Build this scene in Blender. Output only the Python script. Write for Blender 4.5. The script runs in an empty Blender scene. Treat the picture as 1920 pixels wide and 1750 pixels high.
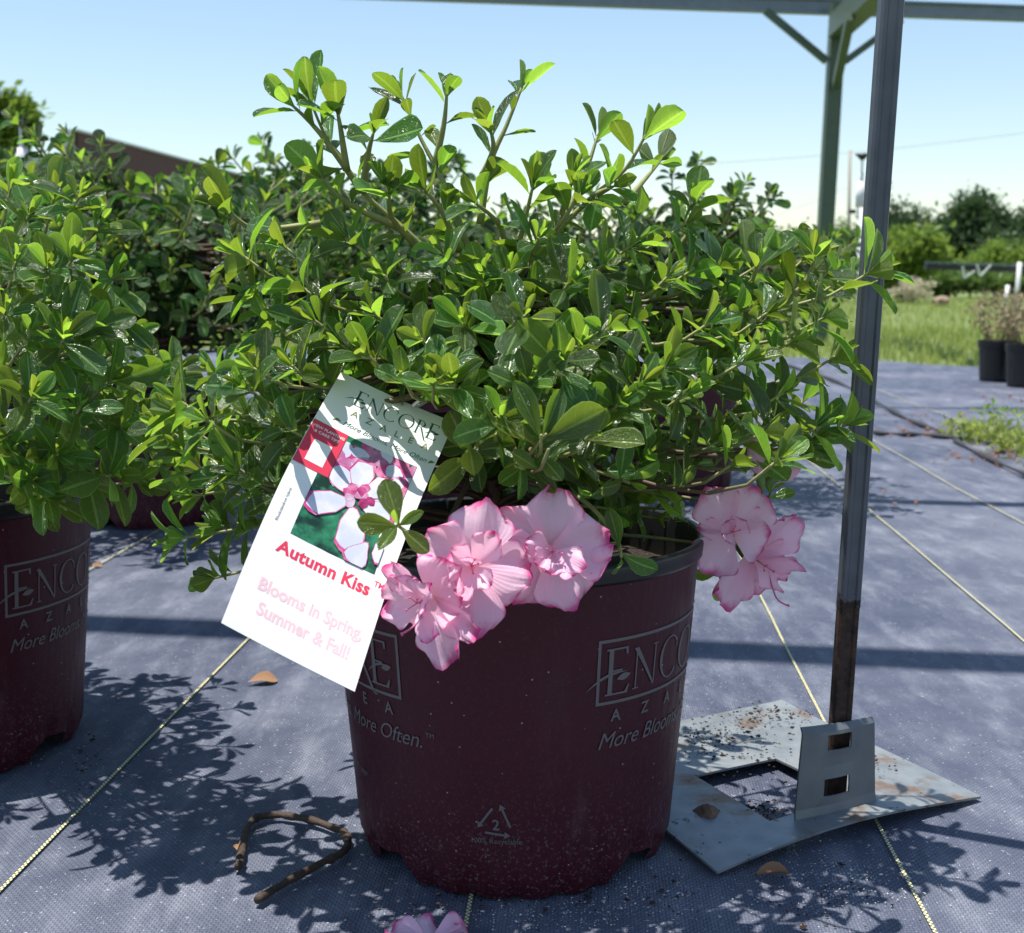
import bpy, bmesh, math, random
import numpy as np
from mathutils import Vector, Matrix
R = math.radians
S = bpy.context.scene
COL = S.collection
random.seed(7); np.random.seed(7)

# ------------------------------------------------------------------ camera, sky, sun, exposure
F, CX, CY, H, PIT = 2300.0, 960.0, 875.0, 0.41, R(8.53)
cd = bpy.data.cameras.new('Camera'); cam = bpy.data.objects.new('Camera', cd); COL.objects.link(cam)
cam.location = (0, 0, H); cam.rotation_euler = (math.pi/2 - PIT, 0, 0)
cd.sensor_fit = 'HORIZONTAL'; cd.sensor_width = 36.0; cd.lens = 36.0*F/1920
cd.clip_start = 0.02; cd.clip_end = 4000
cd.dof.use_dof = True; cd.dof.focus_distance = 0.82; cd.dof.aperture_fstop = 15
S.camera = cam
SUN = Vector((-0.215, 0.03, 0.976)).normalized()
w = bpy.data.worlds.new('World'); S.world = w; w.use_nodes = True
nt = w.node_tree; bg = nt.nodes['Background']
sky = nt.nodes.new('ShaderNodeTexSky'); sky.sky_type = 'NISHITA'; sky.sun_disc = False
sky.sun_elevation = math.asin(SUN.z); sky.sun_rotation = math.atan2(SUN.x, SUN.y)
sky.air_density = 1.2; sky.dust_density = 0.16; sky.ozone_density = 1.6
nt.links.new(sky.outputs[0], bg.inputs[0]); bg.inputs[1].default_value = 0.109
sd = bpy.data.lights.new('Sun', 'SUN'); sd.energy = 5.0; sd.angle = R(0.53); sd.color = (1.0, 0.955, 0.88)
sun = bpy.data.objects.new('Sun', sd); COL.objects.link(sun)
sun.rotation_euler = SUN.to_track_quat('Z', 'Y').to_euler(); sun.location = (-2, 0, 9)
S.view_settings.view_transform = 'Standard'; S.view_settings.look = 'None'
S.view_settings.gamma = 1.0; S.view_settings.exposure = 0.6; S.view_settings.use_curve_mapping = False

# ------------------------------------------------------------------ pixel helpers
cp, sp = math.cos(PIT), math.sin(PIT)
def ray(px, py):
    u = (px-CX)/F; v = (CY-py)/F
    return Vector((u, cp+v*sp, -sp+v*cp))
def P(px, py, Y):
    d = ray(px, py); return Vector((0, 0, H)) + d*(Y/d.y)
def G(px, py, z=0.0):
    d = ray(px, py); return Vector((0, 0, H)) + d*((z-H)/d.z)
def PZ(px, py, z): return G(px, py, z)
def proj(p):
    y = p[1]; z = p[2]-H
    zc = y*cp - z*sp; yc = y*sp + z*cp
    if zc < .05: return (-9e9, -9e9, zc)
    return (CX+F*p[0]/zc, CY-F*yc/zc, zc)
def inpoly(x, y, poly):
    c = False; n = len(poly)
    for i in range(n):
        x1, y1 = poly[i]; x2, y2 = poly[i-1]
        if (y1 > y) != (y2 > y) and x < (x2-x1)*(y-y1)/(y2-y1)+x1: c = not c
    return c

# ------------------------------------------------------------------ object helpers
def thing(name, loc, label=None, cat=None, group=None):
    o = bpy.data.objects.new(name, None); COL.objects.link(o); o.location = loc
    o.empty_display_size = .02
    if label: tag(o, label, cat, group)
    return o
def tag(o, label=None, cat=None, group=None, kind=None):
    if label: o['label'] = label
    if cat: o['category'] = cat
    if group: o['group'] = group
    if kind: o['kind'] = kind
    return o
def link(name, me, mat=None, parent=None, M=None, smooth=True):
    if mat is not None and not me.materials: me.materials.append(mat)
    o = bpy.data.objects.new(name, me); COL.objects.link(o)
    if M is not None: o.matrix_basis = M
    if parent is not None:
        o.parent = parent
        if parent.type == 'EMPTY': o.matrix_parent_inverse = Matrix.Translation(-parent.location)
    return o
def mesh(verts, faces, smooth=True, uvs=None, name='m'):
    me = bpy.data.meshes.new(name)
    me.from_pydata([tuple(v) for v in verts], [], faces)
    if smooth: me.polygons.foreach_set('use_smooth', [True]*len(me.polygons))
    if uvs is not None:
        l = me.uv_layers.new(name='UVMap'); idx = np.zeros(len(me.loops), dtype=np.int32)
        me.loops.foreach_get('vertex_index', idx)
        l.data.foreach_set('uv', np.asarray(uvs, dtype=np.float32)[idx].ravel())
    me.update(); return me
class MB:
    def __init__(s): s.v = []; s.f = []; s.uv = []
    def quad(s, a, b, c, d):
        n = len(s.v); s.v += [a, b, c, d]; s.f.append((n, n+1, n+2, n+3)); return s
    def poly(s, pts):
        n = len(s.v); s.v += list(pts); s.f.append(tuple(range(n, n+len(pts)))); return s
    def box(s, c, h, M=None):
        n = len(s.v); c = Vector(c)
        for i in range(8):
            o = Vector(((1 if i & 1 else -1)*h[0], (1 if i & 2 else -1)*h[1], (1 if i & 4 else -1)*h[2]))
            s.v.append(c + (M @ o if M else o))
        for q in ((0,2,3,1),(4,5,7,6),(0,1,5,4),(2,6,7,3),(0,4,6,2),(1,3,7,5)): s.f.append(tuple(n+k for k in q))
        return s
    def beam(s, a, b, w, t, up=Vector((0,0,1))):
        a = Vector(a); b = Vector(b); d = (b-a); L = d.length; d.normalize()
        x = d.cross(up).normalized(); z = x.cross(d).normalized()
        return s.box((a+b)/2, (w/2, L/2, t/2), Matrix((x, d, z)).transposed())
    def tube(s, pts, rad, n=8, cap=True, ecc=None):
        pts = [Vector(p) for p in pts]; base = len(s.v); m = len(pts)
        if not hasattr(rad, '__len__'): rad = [rad]*m
        t0 = (pts[1]-pts[0]).normalized()
        u = t0.orthogonal().normalized()
        for i, p in enumerate(pts):
            t = (pts[min(i+1, m-1)]-pts[max(i-1, 0)]).normalized()
            u = (u - t*u.dot(t)).normalized(); v = t.cross(u)
            for k in range(n):
                a = 2*math.pi*k/n
                s.v.append(p + (u*math.cos(a)+v*math.sin(a))*rad[i])
        for i in range(m-1):
            for k in range(n):
                s.f.append((base+i*n+k, base+i*n+(k+1)%n, base+(i+1)*n+(k+1)%n, base+(i+1)*n+k))
        if cap:
            s.f.append(tuple(base+k for k in reversed(range(n)))); s.f.append(tuple(base+(m-1)*n+k for k in range(n)))
        return s
    def build(s, name, mat=None, parent=None, smooth=False):
        return link(name, mesh(s.v, s.f, smooth), mat, parent)
def bez(p0, p1, p2, p3, n):
    o = []
    for i in range(n+1):
        t = i/n; q = 1-t
        o.append(p0*q**3 + p1*3*q*q*t + p2*3*q*t*t + p3*t**3)
    return o
def smoothpts(pts, n):
    """Catmull-Rom through pts"""
    pts = [Vector(p) for p in pts]; o = []
    for i in range(len(pts)-1):
        a = pts[max(i-1, 0)]; b = pts[i]; c = pts[i+1]; d = pts[min(i+2, len(pts)-1)]
        for k in range(n):
            t = k/n
            o.append(.5*((2*b)+(c-a)*t+(2*a-5*b+4*c-d)*t*t+(3*b-a-3*c+d)*t**3))
    o.append(pts[-1]); return o

# ------------------------------------------------------------------ material helpers
class NT:
    def __init__(s, name):
        s.m = bpy.data.materials.new(name); s.m.use_nodes = True; s.t = s.m.node_tree
        s.b = s.t.nodes['Principled BSDF']; s.out = s.t.nodes['Material Output']
    def n(s, typ, **kw):
        o = s.t.nodes.new('ShaderNode'+typ)
        for k, v in kw.items(): setattr(o, k, v)
        return o
    def l(s, a, b): s.t.links.new(a, b)
    def put(s, sock, x):
        if isinstance(x, (int, float)): sock.default_value = x
        elif isinstance(x, tuple): sock.default_value = x if len(x) == 4 or len(sock.default_value) == 3 else (*x, 1)
        else: s.l(x, sock)
    def math(s, op, a, b=0.0, c=None, clamp=False):
        o = s.n('Math', operation=op, use_clamp=clamp); s.put(o.inputs[0], a); s.put(o.inputs[1], b)
        if c is not None: s.put(o.inputs[2], c)
        return o.outputs[0]
    def step(s, x, a, b, lo=0.0, hi=1.0):
        o = s.n('MapRange', interpolation_type='SMOOTHSTEP'); s.put(o.inputs[0], x)
        s.put(o.inputs[1], a); s.put(o.inputs[2], b); s.put(o.inputs[3], lo); s.put(o.inputs[4], hi); return o.outputs[0]
    def mix(s, f, a, b, mode='MIX'):
        o = s.n('Mix', data_type='RGBA', blend_type=mode); s.put(o.inputs[0], f); s.put(o.inputs[6], a); s.put(o.inputs[7], b); return o.outputs[2]
    def noise(s, vec, scale, detail=3.0, rough=.55):
        o = s.n('TexNoise'); s.put(o.inputs['Scale'], scale); o.inputs['Detail'].default_value = detail; o.inputs['Roughness'].default_value = rough
        if vec is not None: s.l(vec, o.inputs['Vector'])
        return o.outputs[0]
    def voro(s, vec, scale):
        o = s.n('TexVoronoi'); s.put(o.inputs['Scale'], scale); s.l(vec, o.inputs['Vector']); return o
    def coord(s, k='Object'): return s.n('TexCoord').outputs[k]
    def pos(s): return s.n('NewGeometry').outputs['Position']
    def scale(s, vec, v):
        o = s.n('VectorMath', operation='MULTIPLY'); s.l(vec, o.inputs[0]); o.inputs[1].default_value = v; return o.outputs[0]
    def bump(s, h, strength=.3, dist=.001, nrm=None):
        o = s.n('Bump'); o.inputs['Strength'].default_value = strength; o.inputs['Distance'].default_value = dist; s.l(h, o.inputs['Height'])
        if nrm is not None: s.l(nrm, o.inputs['Normal'])
        return o.outputs[0]
    def set(s, **kw):
        for k, v in kw.items(): s.put(s.b.inputs[{'color':'Base Color','rough':'Roughness','metal':'Metallic','spec':'Specular IOR Level','normal':'Normal','coat':'Coat Weight','sheen':'Sheen Weight'}[k]], v)
        return s.m
def plain(name, color, rough=.6, metal=0.0, var=.25, scale=40.0, bump=.0, spec=.5):
    m = NT(name); c = m.coord(); n = m.noise(c, scale)
    col = m.mix(n, tuple(x*(1-var) for x in color), tuple(min(1, x*(1+var)) for x in color))
    m.set(color=col, rough=rough, metal=metal, spec=spec)
    if bump: m.set(normal=m.bump(n, bump, .002))
    return m.m

def leaf_mat(name, front, back, trans, twt=.42, rough=.3, vein=True, spec=.75, blotch=True):
    m = NT(name)
    oi = m.n('ObjectInfo').outputs['Random']; geo = m.n('NewGeometry')
    rnd = m.math('FRACT', m.math('ADD', m.math('MULTIPLY', oi, 7.13), m.math('MULTIPLY', geo.outputs['Random Per Island'], 3.7)))
    uv = m.n('SeparateXYZ'); m.l(m.coord('UV'), uv.inputs[0])
    en = m.math('MULTIPLY', m.math('ABSOLUTE', m.math('SUBTRACT', uv.outputs[0], .5)), 2.0); u = m.math('MULTIPLY', en, .24); v = uv.outputs[1]
    mid = m.step(u, .012, .04, 1.0, 0.0)
    sv = m.math('PINGPONG', m.math('SUBTRACT', m.math('MULTIPLY', v, 6.0), m.math('MULTIPLY', u, 4.5)), .5)
    side = m.math('MULTIPLY', m.step(sv, .0, .075, 1.0, 0.0), m.step(u, .0, .22, 1.0, .35))
    fine = m.voro(m.scale(m.coord('UV'), (14, 26, 1)), 1.0); fine.feature = 'DISTANCE_TO_EDGE'
    fv = m.step(fine.outputs['Distance'], 0, .12, 1.0, 0.0)
    vv = m.math('MAXIMUM', mid, m.math('MULTIPLY', side, .85))
    vall = m.math('MAXIMUM', m.math('MAXIMUM', vv, m.math('MULTIPLY', m.step(en, .90, .97), .8)), m.math('MULTIPLY', fv, .26))
    hs = m.n('HueSaturation'); m.put(hs.inputs['Hue'], m.step(rnd, 0, 1, .478, .514)); m.put(hs.inputs['Value'], m.step(rnd, 0, 1, .60, 1.40)); hs.inputs['Saturation'].default_value = 1.0
    fb = m.mix(geo.outputs['Backfacing'], front, back)
    c = m.mix(m.math('MULTIPLY', vall, .65), fb, tuple(min(1, x*2.1+.05) for x in back))
    if blotch:
        n = m.noise(m.coord('Object'), 6.0 if 0 else 3.0, 4)
        brown = m.math('MULTIPLY', m.step(n, .70, .74), m.step(rnd, .8, .84))
        c = m.mix(brown, c, (.10, .03, .01))
    m.l(c, hs.inputs['Color'])
    h = m.math('ADD', m.math('MULTIPLY', vall, -1.0), m.math('MULTIPLY', m.noise(m.coord('UV'), 9.0, 2), .8))
    nb = m.bump(h, .75, .0010)
    m.set(color=hs.outputs[0], rough=rough, spec=spec, normal=nb)
    m.put(m.b.inputs['Roughness'], m.mix(geo.outputs['Backfacing'], (rough,)*3, (.55,)*3))
    tr = m.n('BsdfTranslucent'); hs2 = m.n('HueSaturation'); m.put(hs2.inputs['Hue'], m.step(rnd, 0, 1, .478, .511)); m.put(hs2.inputs['Value'], m.step(rnd, 0, 1, .75, 1.25))
    m.l(m.mix(m.math('MULTIPLY', vall, .5), trans, tuple(min(1, x*1.7+.08) for x in trans)), hs2.inputs['Color']); m.l(hs2.outputs[0], tr.inputs[0])
    mx = m.n('MixShader'); mx.inputs[0].default_value = twt
    m.l(m.b.outputs[0], mx.inputs[1]); m.l(tr.outputs[0], mx.inputs[2]); m.l(mx.outputs[0], m.out.inputs[0])
    return m.m

M_LEAF = leaf_mat('azalea_leaf', (.022, .064, .013), (.080, .146, .034), (.29, .52, .028), .39, .21)
M_YOUNG = leaf_mat('azalea_young_leaf', (.070, .160, .020), (.14, .235, .045), (.38, .60, .045), .46, .28, blotch=False)
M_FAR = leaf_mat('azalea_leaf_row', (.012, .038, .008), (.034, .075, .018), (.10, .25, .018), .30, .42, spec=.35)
def stem_mat():
    m = NT('azalea_stem'); a = m.n('Attribute', attribute_name='age').outputs['Fac']
    n = m.noise(m.coord(), 160, 4)
    young = m.mix(n, (.16, .20, .045), (.36, .33, .14)); old = m.mix(n, (.035, .016, .011), (.11, .06, .04))
    return m.set(color=m.mix(m.step(a, .35, .65), young, old), rough=.6, normal=m.bump(n, .5, .001))
M_STEM = stem_mat()

# fabric: woven weed cloth
def fabric_mat():
    m = NT('woven_fabric'); p = m.pos()
    rot = m.n('VectorRotate'); rot.rotation_type = 'Z_AXIS'; m.l(p, rot.inputs[0]); rot.inputs['Angle'].default_value = R(3.73)
    q = rot.outputs[0]; sx = m.n('SeparateXYZ'); m.l(q, sx.inputs[0])
    ck = m.n('TexChecker'); m.l(q, ck.inputs['Vector']); ck.inputs['Scale'].default_value = 430
    warp = m.math('ABSOLUTE', m.math('SINE', m.math('MULTIPLY', sx.outputs[0], 1350)))
    weft = m.math('ABSOLUTE', m.math('SINE', m.math('MULTIPLY', sx.outputs[1], 1350)))
    wv = m.mix(ck.outputs['Fac'], warp, weft)
    d1 = m.noise(p, 1.7, 8, .7); d2 = m.noise(m.scale(p, (1, .35, 1)), 24, 5, .7); d3 = m.noise(p, 330, 2, .8)
    dust = m.math('ADD', m.math('MULTIPLY', m.step(d1, .38, .72), .5), m.math('MULTIPLY', m.step(d2, .42, .8), .55))
    c = m.mix(dust, (.068, .080, .122), (.30, .318, .372))
    c = m.mix(m.math('MULTIPLY', m.math('SUBTRACT', 1.0, wv), .55), c, (.026, .029, .055))
    c = m.mix(m.step(d3, .66, .72), c, (.45, .46, .48))
    spk = m.step(m.noise(p, 90, 2), .71, .76)
    c = m.mix(m.math('MULTIPLY', spk, .6), c, (.04, .035, .035))
    big = m.noise(m.scale(p, (1, .6, 1)), 11, 4)
    m.set(color=c, rough=m.step(d1, .3, .7, .45, .65), spec=.16)
    return m.set(normal=m.bump(wv, .7, .0007, m.bump(big, .55, .014)))
M_FABRIC = fabric_mat()
def thread_mat():
    m = NT('yellow_thread'); uv = m.n('SeparateXYZ'); m.l(m.coord('UV'), uv.inputs[0])
    s = m.math('SINE', m.math('ADD', m.math('MULTIPLY', uv.outputs[1], 1450.0), m.step(uv.outputs[0], .49, .51, 0, 3.14)))
    return m.set(color=m.mix(m.step(s, -.3, .3), (.10, .11, .09), (.72, .66, .33)), rough=.6)
M_THREAD = thread_mat()
def pot_mat(name='maroon_pot'):
    m = NT(name); c = m.coord(); sep = m.n('SeparateXYZ'); m.l(c, sep.inputs[0])
    n = m.noise(c, 14, 5); sc = m.noise(m.scale(c, (1, 1, .12)), 180, 3)
    col = m.mix(n, (.038, .0034, .0095), (.056, .0060, .0155))
    dirt = m.math('MULTIPLY', m.step(sep.outputs[2], .0, .10, 1.0, .12), m.step(m.noise(c, 420, 3, .8), .56, .64))
    col = m.mix(m.math('MULTIPLY', dirt, .6), col, (.20, .15, .135))
    mud = m.math('MULTIPLY', m.step(m.noise(m.scale(c, (1, 1, .25)), 22, 6, .75), .56, .78), m.step(sep.outputs[2], .0, .2, .3, .03)); col = m.mix(mud, col, (.16, .12, .11))
    spk = m.voro(c, 95); col = m.mix(m.step(spk.outputs['Distance'], .03, .075, .55, 0), col, (.5, .47, .45))
    m.set(color=col, rough=m.step(sc, .3, .7, .40, .56), spec=.3)
    return m.set(normal=m.bump(m.math('ADD', n, m.math('MULTIPLY', sc, .15)), .25, .003))
M_POT = pot_mat()
M_BLACK = plain('black_plastic', (.006, .006, .007), .36, 0, .3, 60, .15)
M_INK = plain('pot_print', (.115, .105, .11), .5, 0, .15, 300)
def soil_mat():
    m = NT('potting_soil'); c = m.coord(); n = m.noise(c, 130, 6, .75); v = m.voro(c, 210)
    col = m.mix(m.step(n, .35, .7), (.008, .006, .005), (.07, .045, .03)); col = m.mix(m.step(v.outputs['Distance'], .1, .2, 1, 0), col, (.28, .2, .12))
    return m.set(color=col, rough=.9, normal=m.bump(n, 1.0, .01))
M_SOIL = soil_mat()

# ------------------------------------------------------------------ setting
def ground_mat():
    m = NT('lawn_soil'); p = m.pos(); a = m.noise(p, .6, 5); b = m.noise(p, 14, 4)
    c = m.mix(a, (.09, .14, .03), (.18, .22, .06)); c = m.mix(m.step(b, .5, .75), c, (.15, .15, .06))
    return m.set(color=c, rough=.9, normal=m.bump(b, .6, .05))
g = MB().quad((-1500, -300, 0), (1500, -300, 0), (1500, 2500, 0), (-1500, 2500, 0))
o = g.build('ground', ground_mat()); o.location.z = -.012; tag(o, 'green lawn ground running out to the trees', None, None, 'structure')
EDGE = [G(1180, 660), G(1500, 672), G(1640, 677), G(1835, 692), G(2100, 705)]
FOLD = [G(1640, 812), G(1720, 822), G(1800, 838)]
fv = [(-9, -1.0, .004), (9, -1.0, .004), (9, 4.9, .004)]
fe = [(EDGE[4].x, EDGE[4].y), (EDGE[3].x, EDGE[3].y), (EDGE[2].x, EDGE[2].y), (EDGE[1].x, EDGE[1].y), (EDGE[0].x, EDGE[0].y), (-9, 8.2)]
# gently rippled sheet
def fab_z(x, y):
    return .004 + .0022*(math.sin(x*6.1+y*2.3)+math.sin(y*7.7-x*3.1+1.2)+math.sin(x*13-y*11)*.5)*min(1, max(0, (y-1.6)/1.5))
nx, ny = 120, 90; V = []; Fc = []
def edge_y(x):
    pts = [(-9, 8.2)] + [(e.x, e.y) for e in EDGE] + [(9, 4.7)]
    for (x0, y0), (x1, y1) in zip(pts, pts[1:]):
        if x0 <= x <= x1: return y0+(y1-y0)*(x-x0)/(x1-x0)
    return 5
for j in range(ny+1):
    for i in range(nx+1):
        x = -9+18*i/nx; t = (j/ny)**1.3; y = -1+(edge_y(x)+.03*math.sin(x*9)+1)*t
        V.append((x, y, fab_z(x, y)))
for j in range(ny):
    for i in range(nx):
        a = j*(nx+1)+i; Fc.append((a, a+1, a+nx+2, a+nx+1))
FAB = link('weed_fabric', mesh(V, Fc), M_FABRIC); tag(FAB, 'blue grey woven weed fabric with yellow marking threads', None, None, 'structure')
VPD = Vector((150/F, 1, 0)).normalized()
def thread(px, py, y0, y1, wd=.0026):
    g0 = G(px, py); pts = []; n = 60; vs = []; fs = []; uv = []
    for i in range(n+1):
        y = y0+(y1-y0)*i/n; x = g0.x+(y-g0.y)*VPD.x/VPD.y + .003*math.sin(y*2.1+px)
        z = fab_z(x, y)+.0035 if y > 1.4 else .0062
        vs += [(x-wd/2, y, z), (x+wd/2, y, z)]; uv += [(0, y), (1, y)]
        if i: fs.append((2*i-2, 2*i-1, 2*i+1, 2*i))
    link('marking_thread', mesh(vs, fs, False, uv), M_THREAD, FAB)
for px, py, y0, y1 in ((236, 1447, .5, 6.4), (874, 1710, .5, 6.3), (1580, 1420, .5, 6.2), (1718, 1040, .5, 6.1), (1783, 913, .5, 5.9), (1790, 790, 1, 5.9), (254, 1027, .5, 6.6)):
    thread(px, py, y0, y1)

# ------------------------------------------------------------------ letters
def text2d(body, size, shear=0.0, bold=0.0, space=1.0, align='LEFT'):
    cu = bpy.data.curves.new('t', 'FONT'); cu.body = body; cu.size = size; cu.shear = shear; cu.offset = bold
    cu.space_character = space; cu.align_x = align; cu.resolution_u = 3; cu.fill_mode = 'FRONT'
    ob = bpy.data.objects.new('t', cu); COL.objects.link(ob)
    dg = bpy.context.evaluated_depsgraph_get(); me = bpy.data.meshes.new_from_object(ob.evaluated_get(dg))
    vs = [(v.co.x, v.co.y) for v in me.vertices]; fs = [tuple(p.vertices) for p in me.polygons]
    bpy.data.objects.remove(ob); bpy.data.curves.remove(cu); bpy.data.meshes.remove(me)
    return vs, fs
def comb(*parts):
    V = []; Fs = []
    for vs, fs in parts:
        n = len(V); V += vs; Fs += [tuple(n+k for k in f) for f in fs]
    return V, Fs
def shift(p, dx, dy, s=1.0): return [(x*s+dx, y*s+dy) for x, y in p[0]], p[1]
def rect(x0, y0, x1, y1): return [(x0, y0), (x1, y0), (x1, y1), (x0, y1)], [(0, 1, 2, 3)]
def quad2(a, b, c, d): return [a, b, c, d], [(0, 1, 2, 3)]
def arc(cx, cy, rx, ry, a0, a1, t0, t1, n=20):
    """ring arc with thickness thin t0 at top/bottom and t1 at the sides"""
    V = []; Fs = []
    for i in range(n+1):
        a = R(a0+(a1-a0)*i/n); k = abs(math.cos(a)); t = t0+(t1-t0)*k
        V += [(cx+rx*math.cos(a), cy+ry*math.sin(a)), (cx+(rx-t)*math.cos(a), cy+(ry-t0)*math.sin(a))]
        if i: Fs.append((2*i-2, 2*i, 2*i+1, 2*i-1))
    return V, Fs
def blade(x0, y0, x1, y1, w, bow=.15, n=8):
    V = []; Fs = []
    for i in range(n+1):
        t = i/n; k = math.sin(math.pi*t); nx_, ny_ = -(y1-y0), (x1-x0)
        x = x0+(x1-x0)*t+nx_*bow*k; y = y0+(y1-y0)*t+ny_*bow*k; L = math.hypot(nx_, ny_)
        V += [(x+nx_/L*w*k/2, y+ny_/L*w*k/2), (x-nx_/L*w*k/2-1e-5, y-ny_/L*w*k/2-1e-5)]
        if i: Fs.append((2*i-2, 2*i-1, 2*i+1, 2*i))
    return V, Fs
def serif(ch):
    T, t = .105, .04
    if ch == 'E': return comb(rect(.06, 0, .06+T, 1), rect(0, 0, .06, t), rect(0, 1-t, .06, 1), rect(.06+T, 1-t, .52, 1), rect(.06+T, .5, .40, .5+t), rect(.06+T, 0, .56, t), quad2((.52-t, .84), (.52, .84), (.52, 1-t), (.46, 1-t)), quad2((.48, t), (.56, t), (.60, .18), (.57, .18))), .62
    if ch == 'N': return comb(rect(.08, 0, .08+t, .94), quad2((.0, 1), (.14, 1), (.74, 0), (.68, 0)), rect(.70, .05, .70+t, 1), rect(.02, 0, .20, t*.7), rect(.62, 1-t*.7, .82, 1)), .86
    if ch == 'C': return comb(arc(.44, .5, .44, .52, 42, 318, .035, .10), quad2((.74, .68), (.78, .68), (.78, .90), (.75, .86))), .84
    if ch == 'O': return arc(.47, .5, .47, .52, 0, 360, .035, .10, 30), 1.0
    if ch == 'R': return comb(rect(.06, 0, .06+T, 1), rect(0, 0, .24, t), rect(0, 1-t, .06, 1), arc(.20, .755, .32, .245, 90, -90, .035, .10, 14), rect(.06+T, 1-t, .20, 1), rect(.06+T, .51, .22, .51+t), quad2((.26, .51), (.38, .51), (.80, -.22), (.70, -.22)), blade(.70, -.20, .95, -.26, .05, -.2)), .66
def logo(cap, frame=True):
    parts = []; x = 0
    for i, ch in enumerate('ENCORE'):
        g_, wd = serif(ch); s = cap*(1.12 if i in (0, 5) else 1.0)
        parts.append(shift(g_, x, 0 if i not in (0, 5) else -cap*.03, s)); x += wd*s*1.0+cap*.07
    W = x
    e0 = cap
    parts += [shift(blade(-.5, .12, .62, .50, .07, .12), 0, 0, cap), shift(blade(.30, .34, .70, .42, .17, .0), 0, 0, cap)]
    parts += [shift(blade(-.35, .22, .45, .52, .06, .12), W-cap*.55, 0, cap), shift(blade(.18, .42, .52, .50, .15, 0), W-cap*.55, 0, cap)]
    L = comb(*parts)
    if frame:
        m = cap*.22; b = cap*.075
        x0, x1, y0, y1 = -m, W+m, -m*1.1, cap*1.12+m*.9
        fr = comb(rect(x0, y0, x1, y0+b), rect(x0, y1-b, x1, y1), rect(x0, y0+b, x0+b, y1-b), rect(x1-b, y0+b, x1, y1-b))
    else: fr = None
    return L, fr, W
def sliced(p, step):
    bm = bmesh.new(); vs = [bm.verts.new((x, y, 0)) for x, y in p[0]]
    for f in p[1]:
        try: bm.faces.new([vs[k] for k in f])
        except ValueError: pass
    xs = [q[0] for q in p[0]]; x = math.floor(min(xs)/step)*step
    while x < max(xs):
        x += step
        bmesh.ops.bisect_plane(bm, geom=bm.verts[:]+bm.edges[:]+bm.faces[:], plane_co=(x, 0, 0), plane_no=(1, 0, 0), dist=1e-6)
    bm.verts.index_update(); out = [(v.co.x, v.co.y) for v in bm.verts], [tuple(v.index for v in f.verts) for f in bm.faces]
    bm.free(); return out

# ------------------------------------------------------------------ pots (3 gallon)
RB, RT, PH = .114, .1335, .228
def pr(z): return RB+(RT-RB)*z/PH
def pot_geo():
    nt_, nz = 200, 22; V = []; Fc = []
    zs = [PH*.95*(k/nz)**1.25 for k in range(nz+1)]
    notch = [R(-139), R(-43), R(55), R(137)]   # measured from the front (angle about z, 0 = +x)
    for k, z in enumerate(zs):
        for i in range(nt_):
            a = 2*math.pi*i/nt_
            lift = 0
            for q in notch:
                d = abs((a-q+math.pi) % (2*math.pi)-math.pi)/R(13)
                lift = max(lift, .017*max(0, 1-d**4))
            zz = max(z, 0)+lift*max(0, 1-z/.06)
            r = pr(zz)
            df = abs((a-R(-90)+math.pi) % (2*math.pi)-math.pi)
            if z < .026:
                rb = .5+.5*math.cos(a*24); r -= .007*max(0, rb-.45)*(1-z/.026)
            r -= .004*max(0, 1-zz/.012)
            V.append((r*math.cos(a), r*math.sin(a), zz))
    for k in range(nz):
        for i in range(nt_):
            a = k*nt_+i; b = k*nt_+(i+1) % nt_; Fc.append((a, b, b+nt_, a+nt_))
    return mesh(V, Fc)
def lathe(prof, n=96):
    V = []; Fc = []
    for r, z in prof:
        for i in range(n): V.append((r*math.cos(2*math.pi*i/n), r*math.sin(2*math.pi*i/n), z))
    for k in range(len(prof)-1):
        for i in range(n):
            a = k*n+i; b = k*n+(i+1) % n; Fc.append((a, b, b+n, a+n))
    return mesh(V, Fc)
ME_WALL = pot_geo()
zt = PH*.95
ME_RIM = lathe([(pr(zt)-.0005, zt-.001), (pr(zt)+.003, zt-.0005), (pr(zt)+.0045, zt+.002), (pr(zt)+.0045, PH-.002), (pr(PH)+.003, PH), (pr(PH)+.0005, PH+.001), (pr(PH)-.0025, PH-.001), (pr(zt)-.0025, zt-.002)])
ME_IN = lathe([(pr(PH)-.0025, PH-.001), (pr(.1)-.0025, .1), (pr(.016)-.006, .016), (.0005, .016)], 72)
def soil_mesh(r, z):
    V = [(0, 0, z+.006)]; Fc = []; n = 48; rings = 9
    for k in range(1, rings+1):
        for i in range(n):
            a = 2*math.pi*i/n; rr = r*k/rings
            V.append((rr*math.cos(a), rr*math.sin(a), z+.006*(1-(k/rings)**2)+random.uniform(-.0025, .0025)))
    for i in range(n): Fc.append((0, 1+i, 1+(i+1) % n))
    for k in range(rings-1):
        for i in range(n):
            a = 1+k*n+i; b = 1+k*n+(i+1) % n; Fc.append((a, a+n, b+n, b))
    return mesh(V, Fc)
ME_SOIL = soil_mesh(pr(.195)-.0028, .195)
def onpot(p, phi0, z0, off=.0007, step=.004):
    """2D print -> pot wall, phi measured to the right from the front"""
    vs, fs = sliced(p, step); V = []
    for x, y in vs:
        z = z0+y; r = pr(z)+off; ph = phi0+x/pr(.15)
        V.append((r*math.sin(ph), -r*math.cos(ph), z))
    return mesh(V, fs, False)
CAP = .0285
LOGO, LFRAME, LW = logo(CAP)
def small(body, sz, **k): return text2d(body, sz, **k)
az = [shift(text2d(c, .0115, bold=.0002), .006+i*LW*.178, 0) for i, c in enumerate('AZALEA')]
mb = text2d('More Blooms, More Often.', .0172, shear=.32, space=.98)
mbw = max(x for x, y in mb[0]); mb = shift(mb, 0, 0, (LW*1.17)/mbw)
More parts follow.
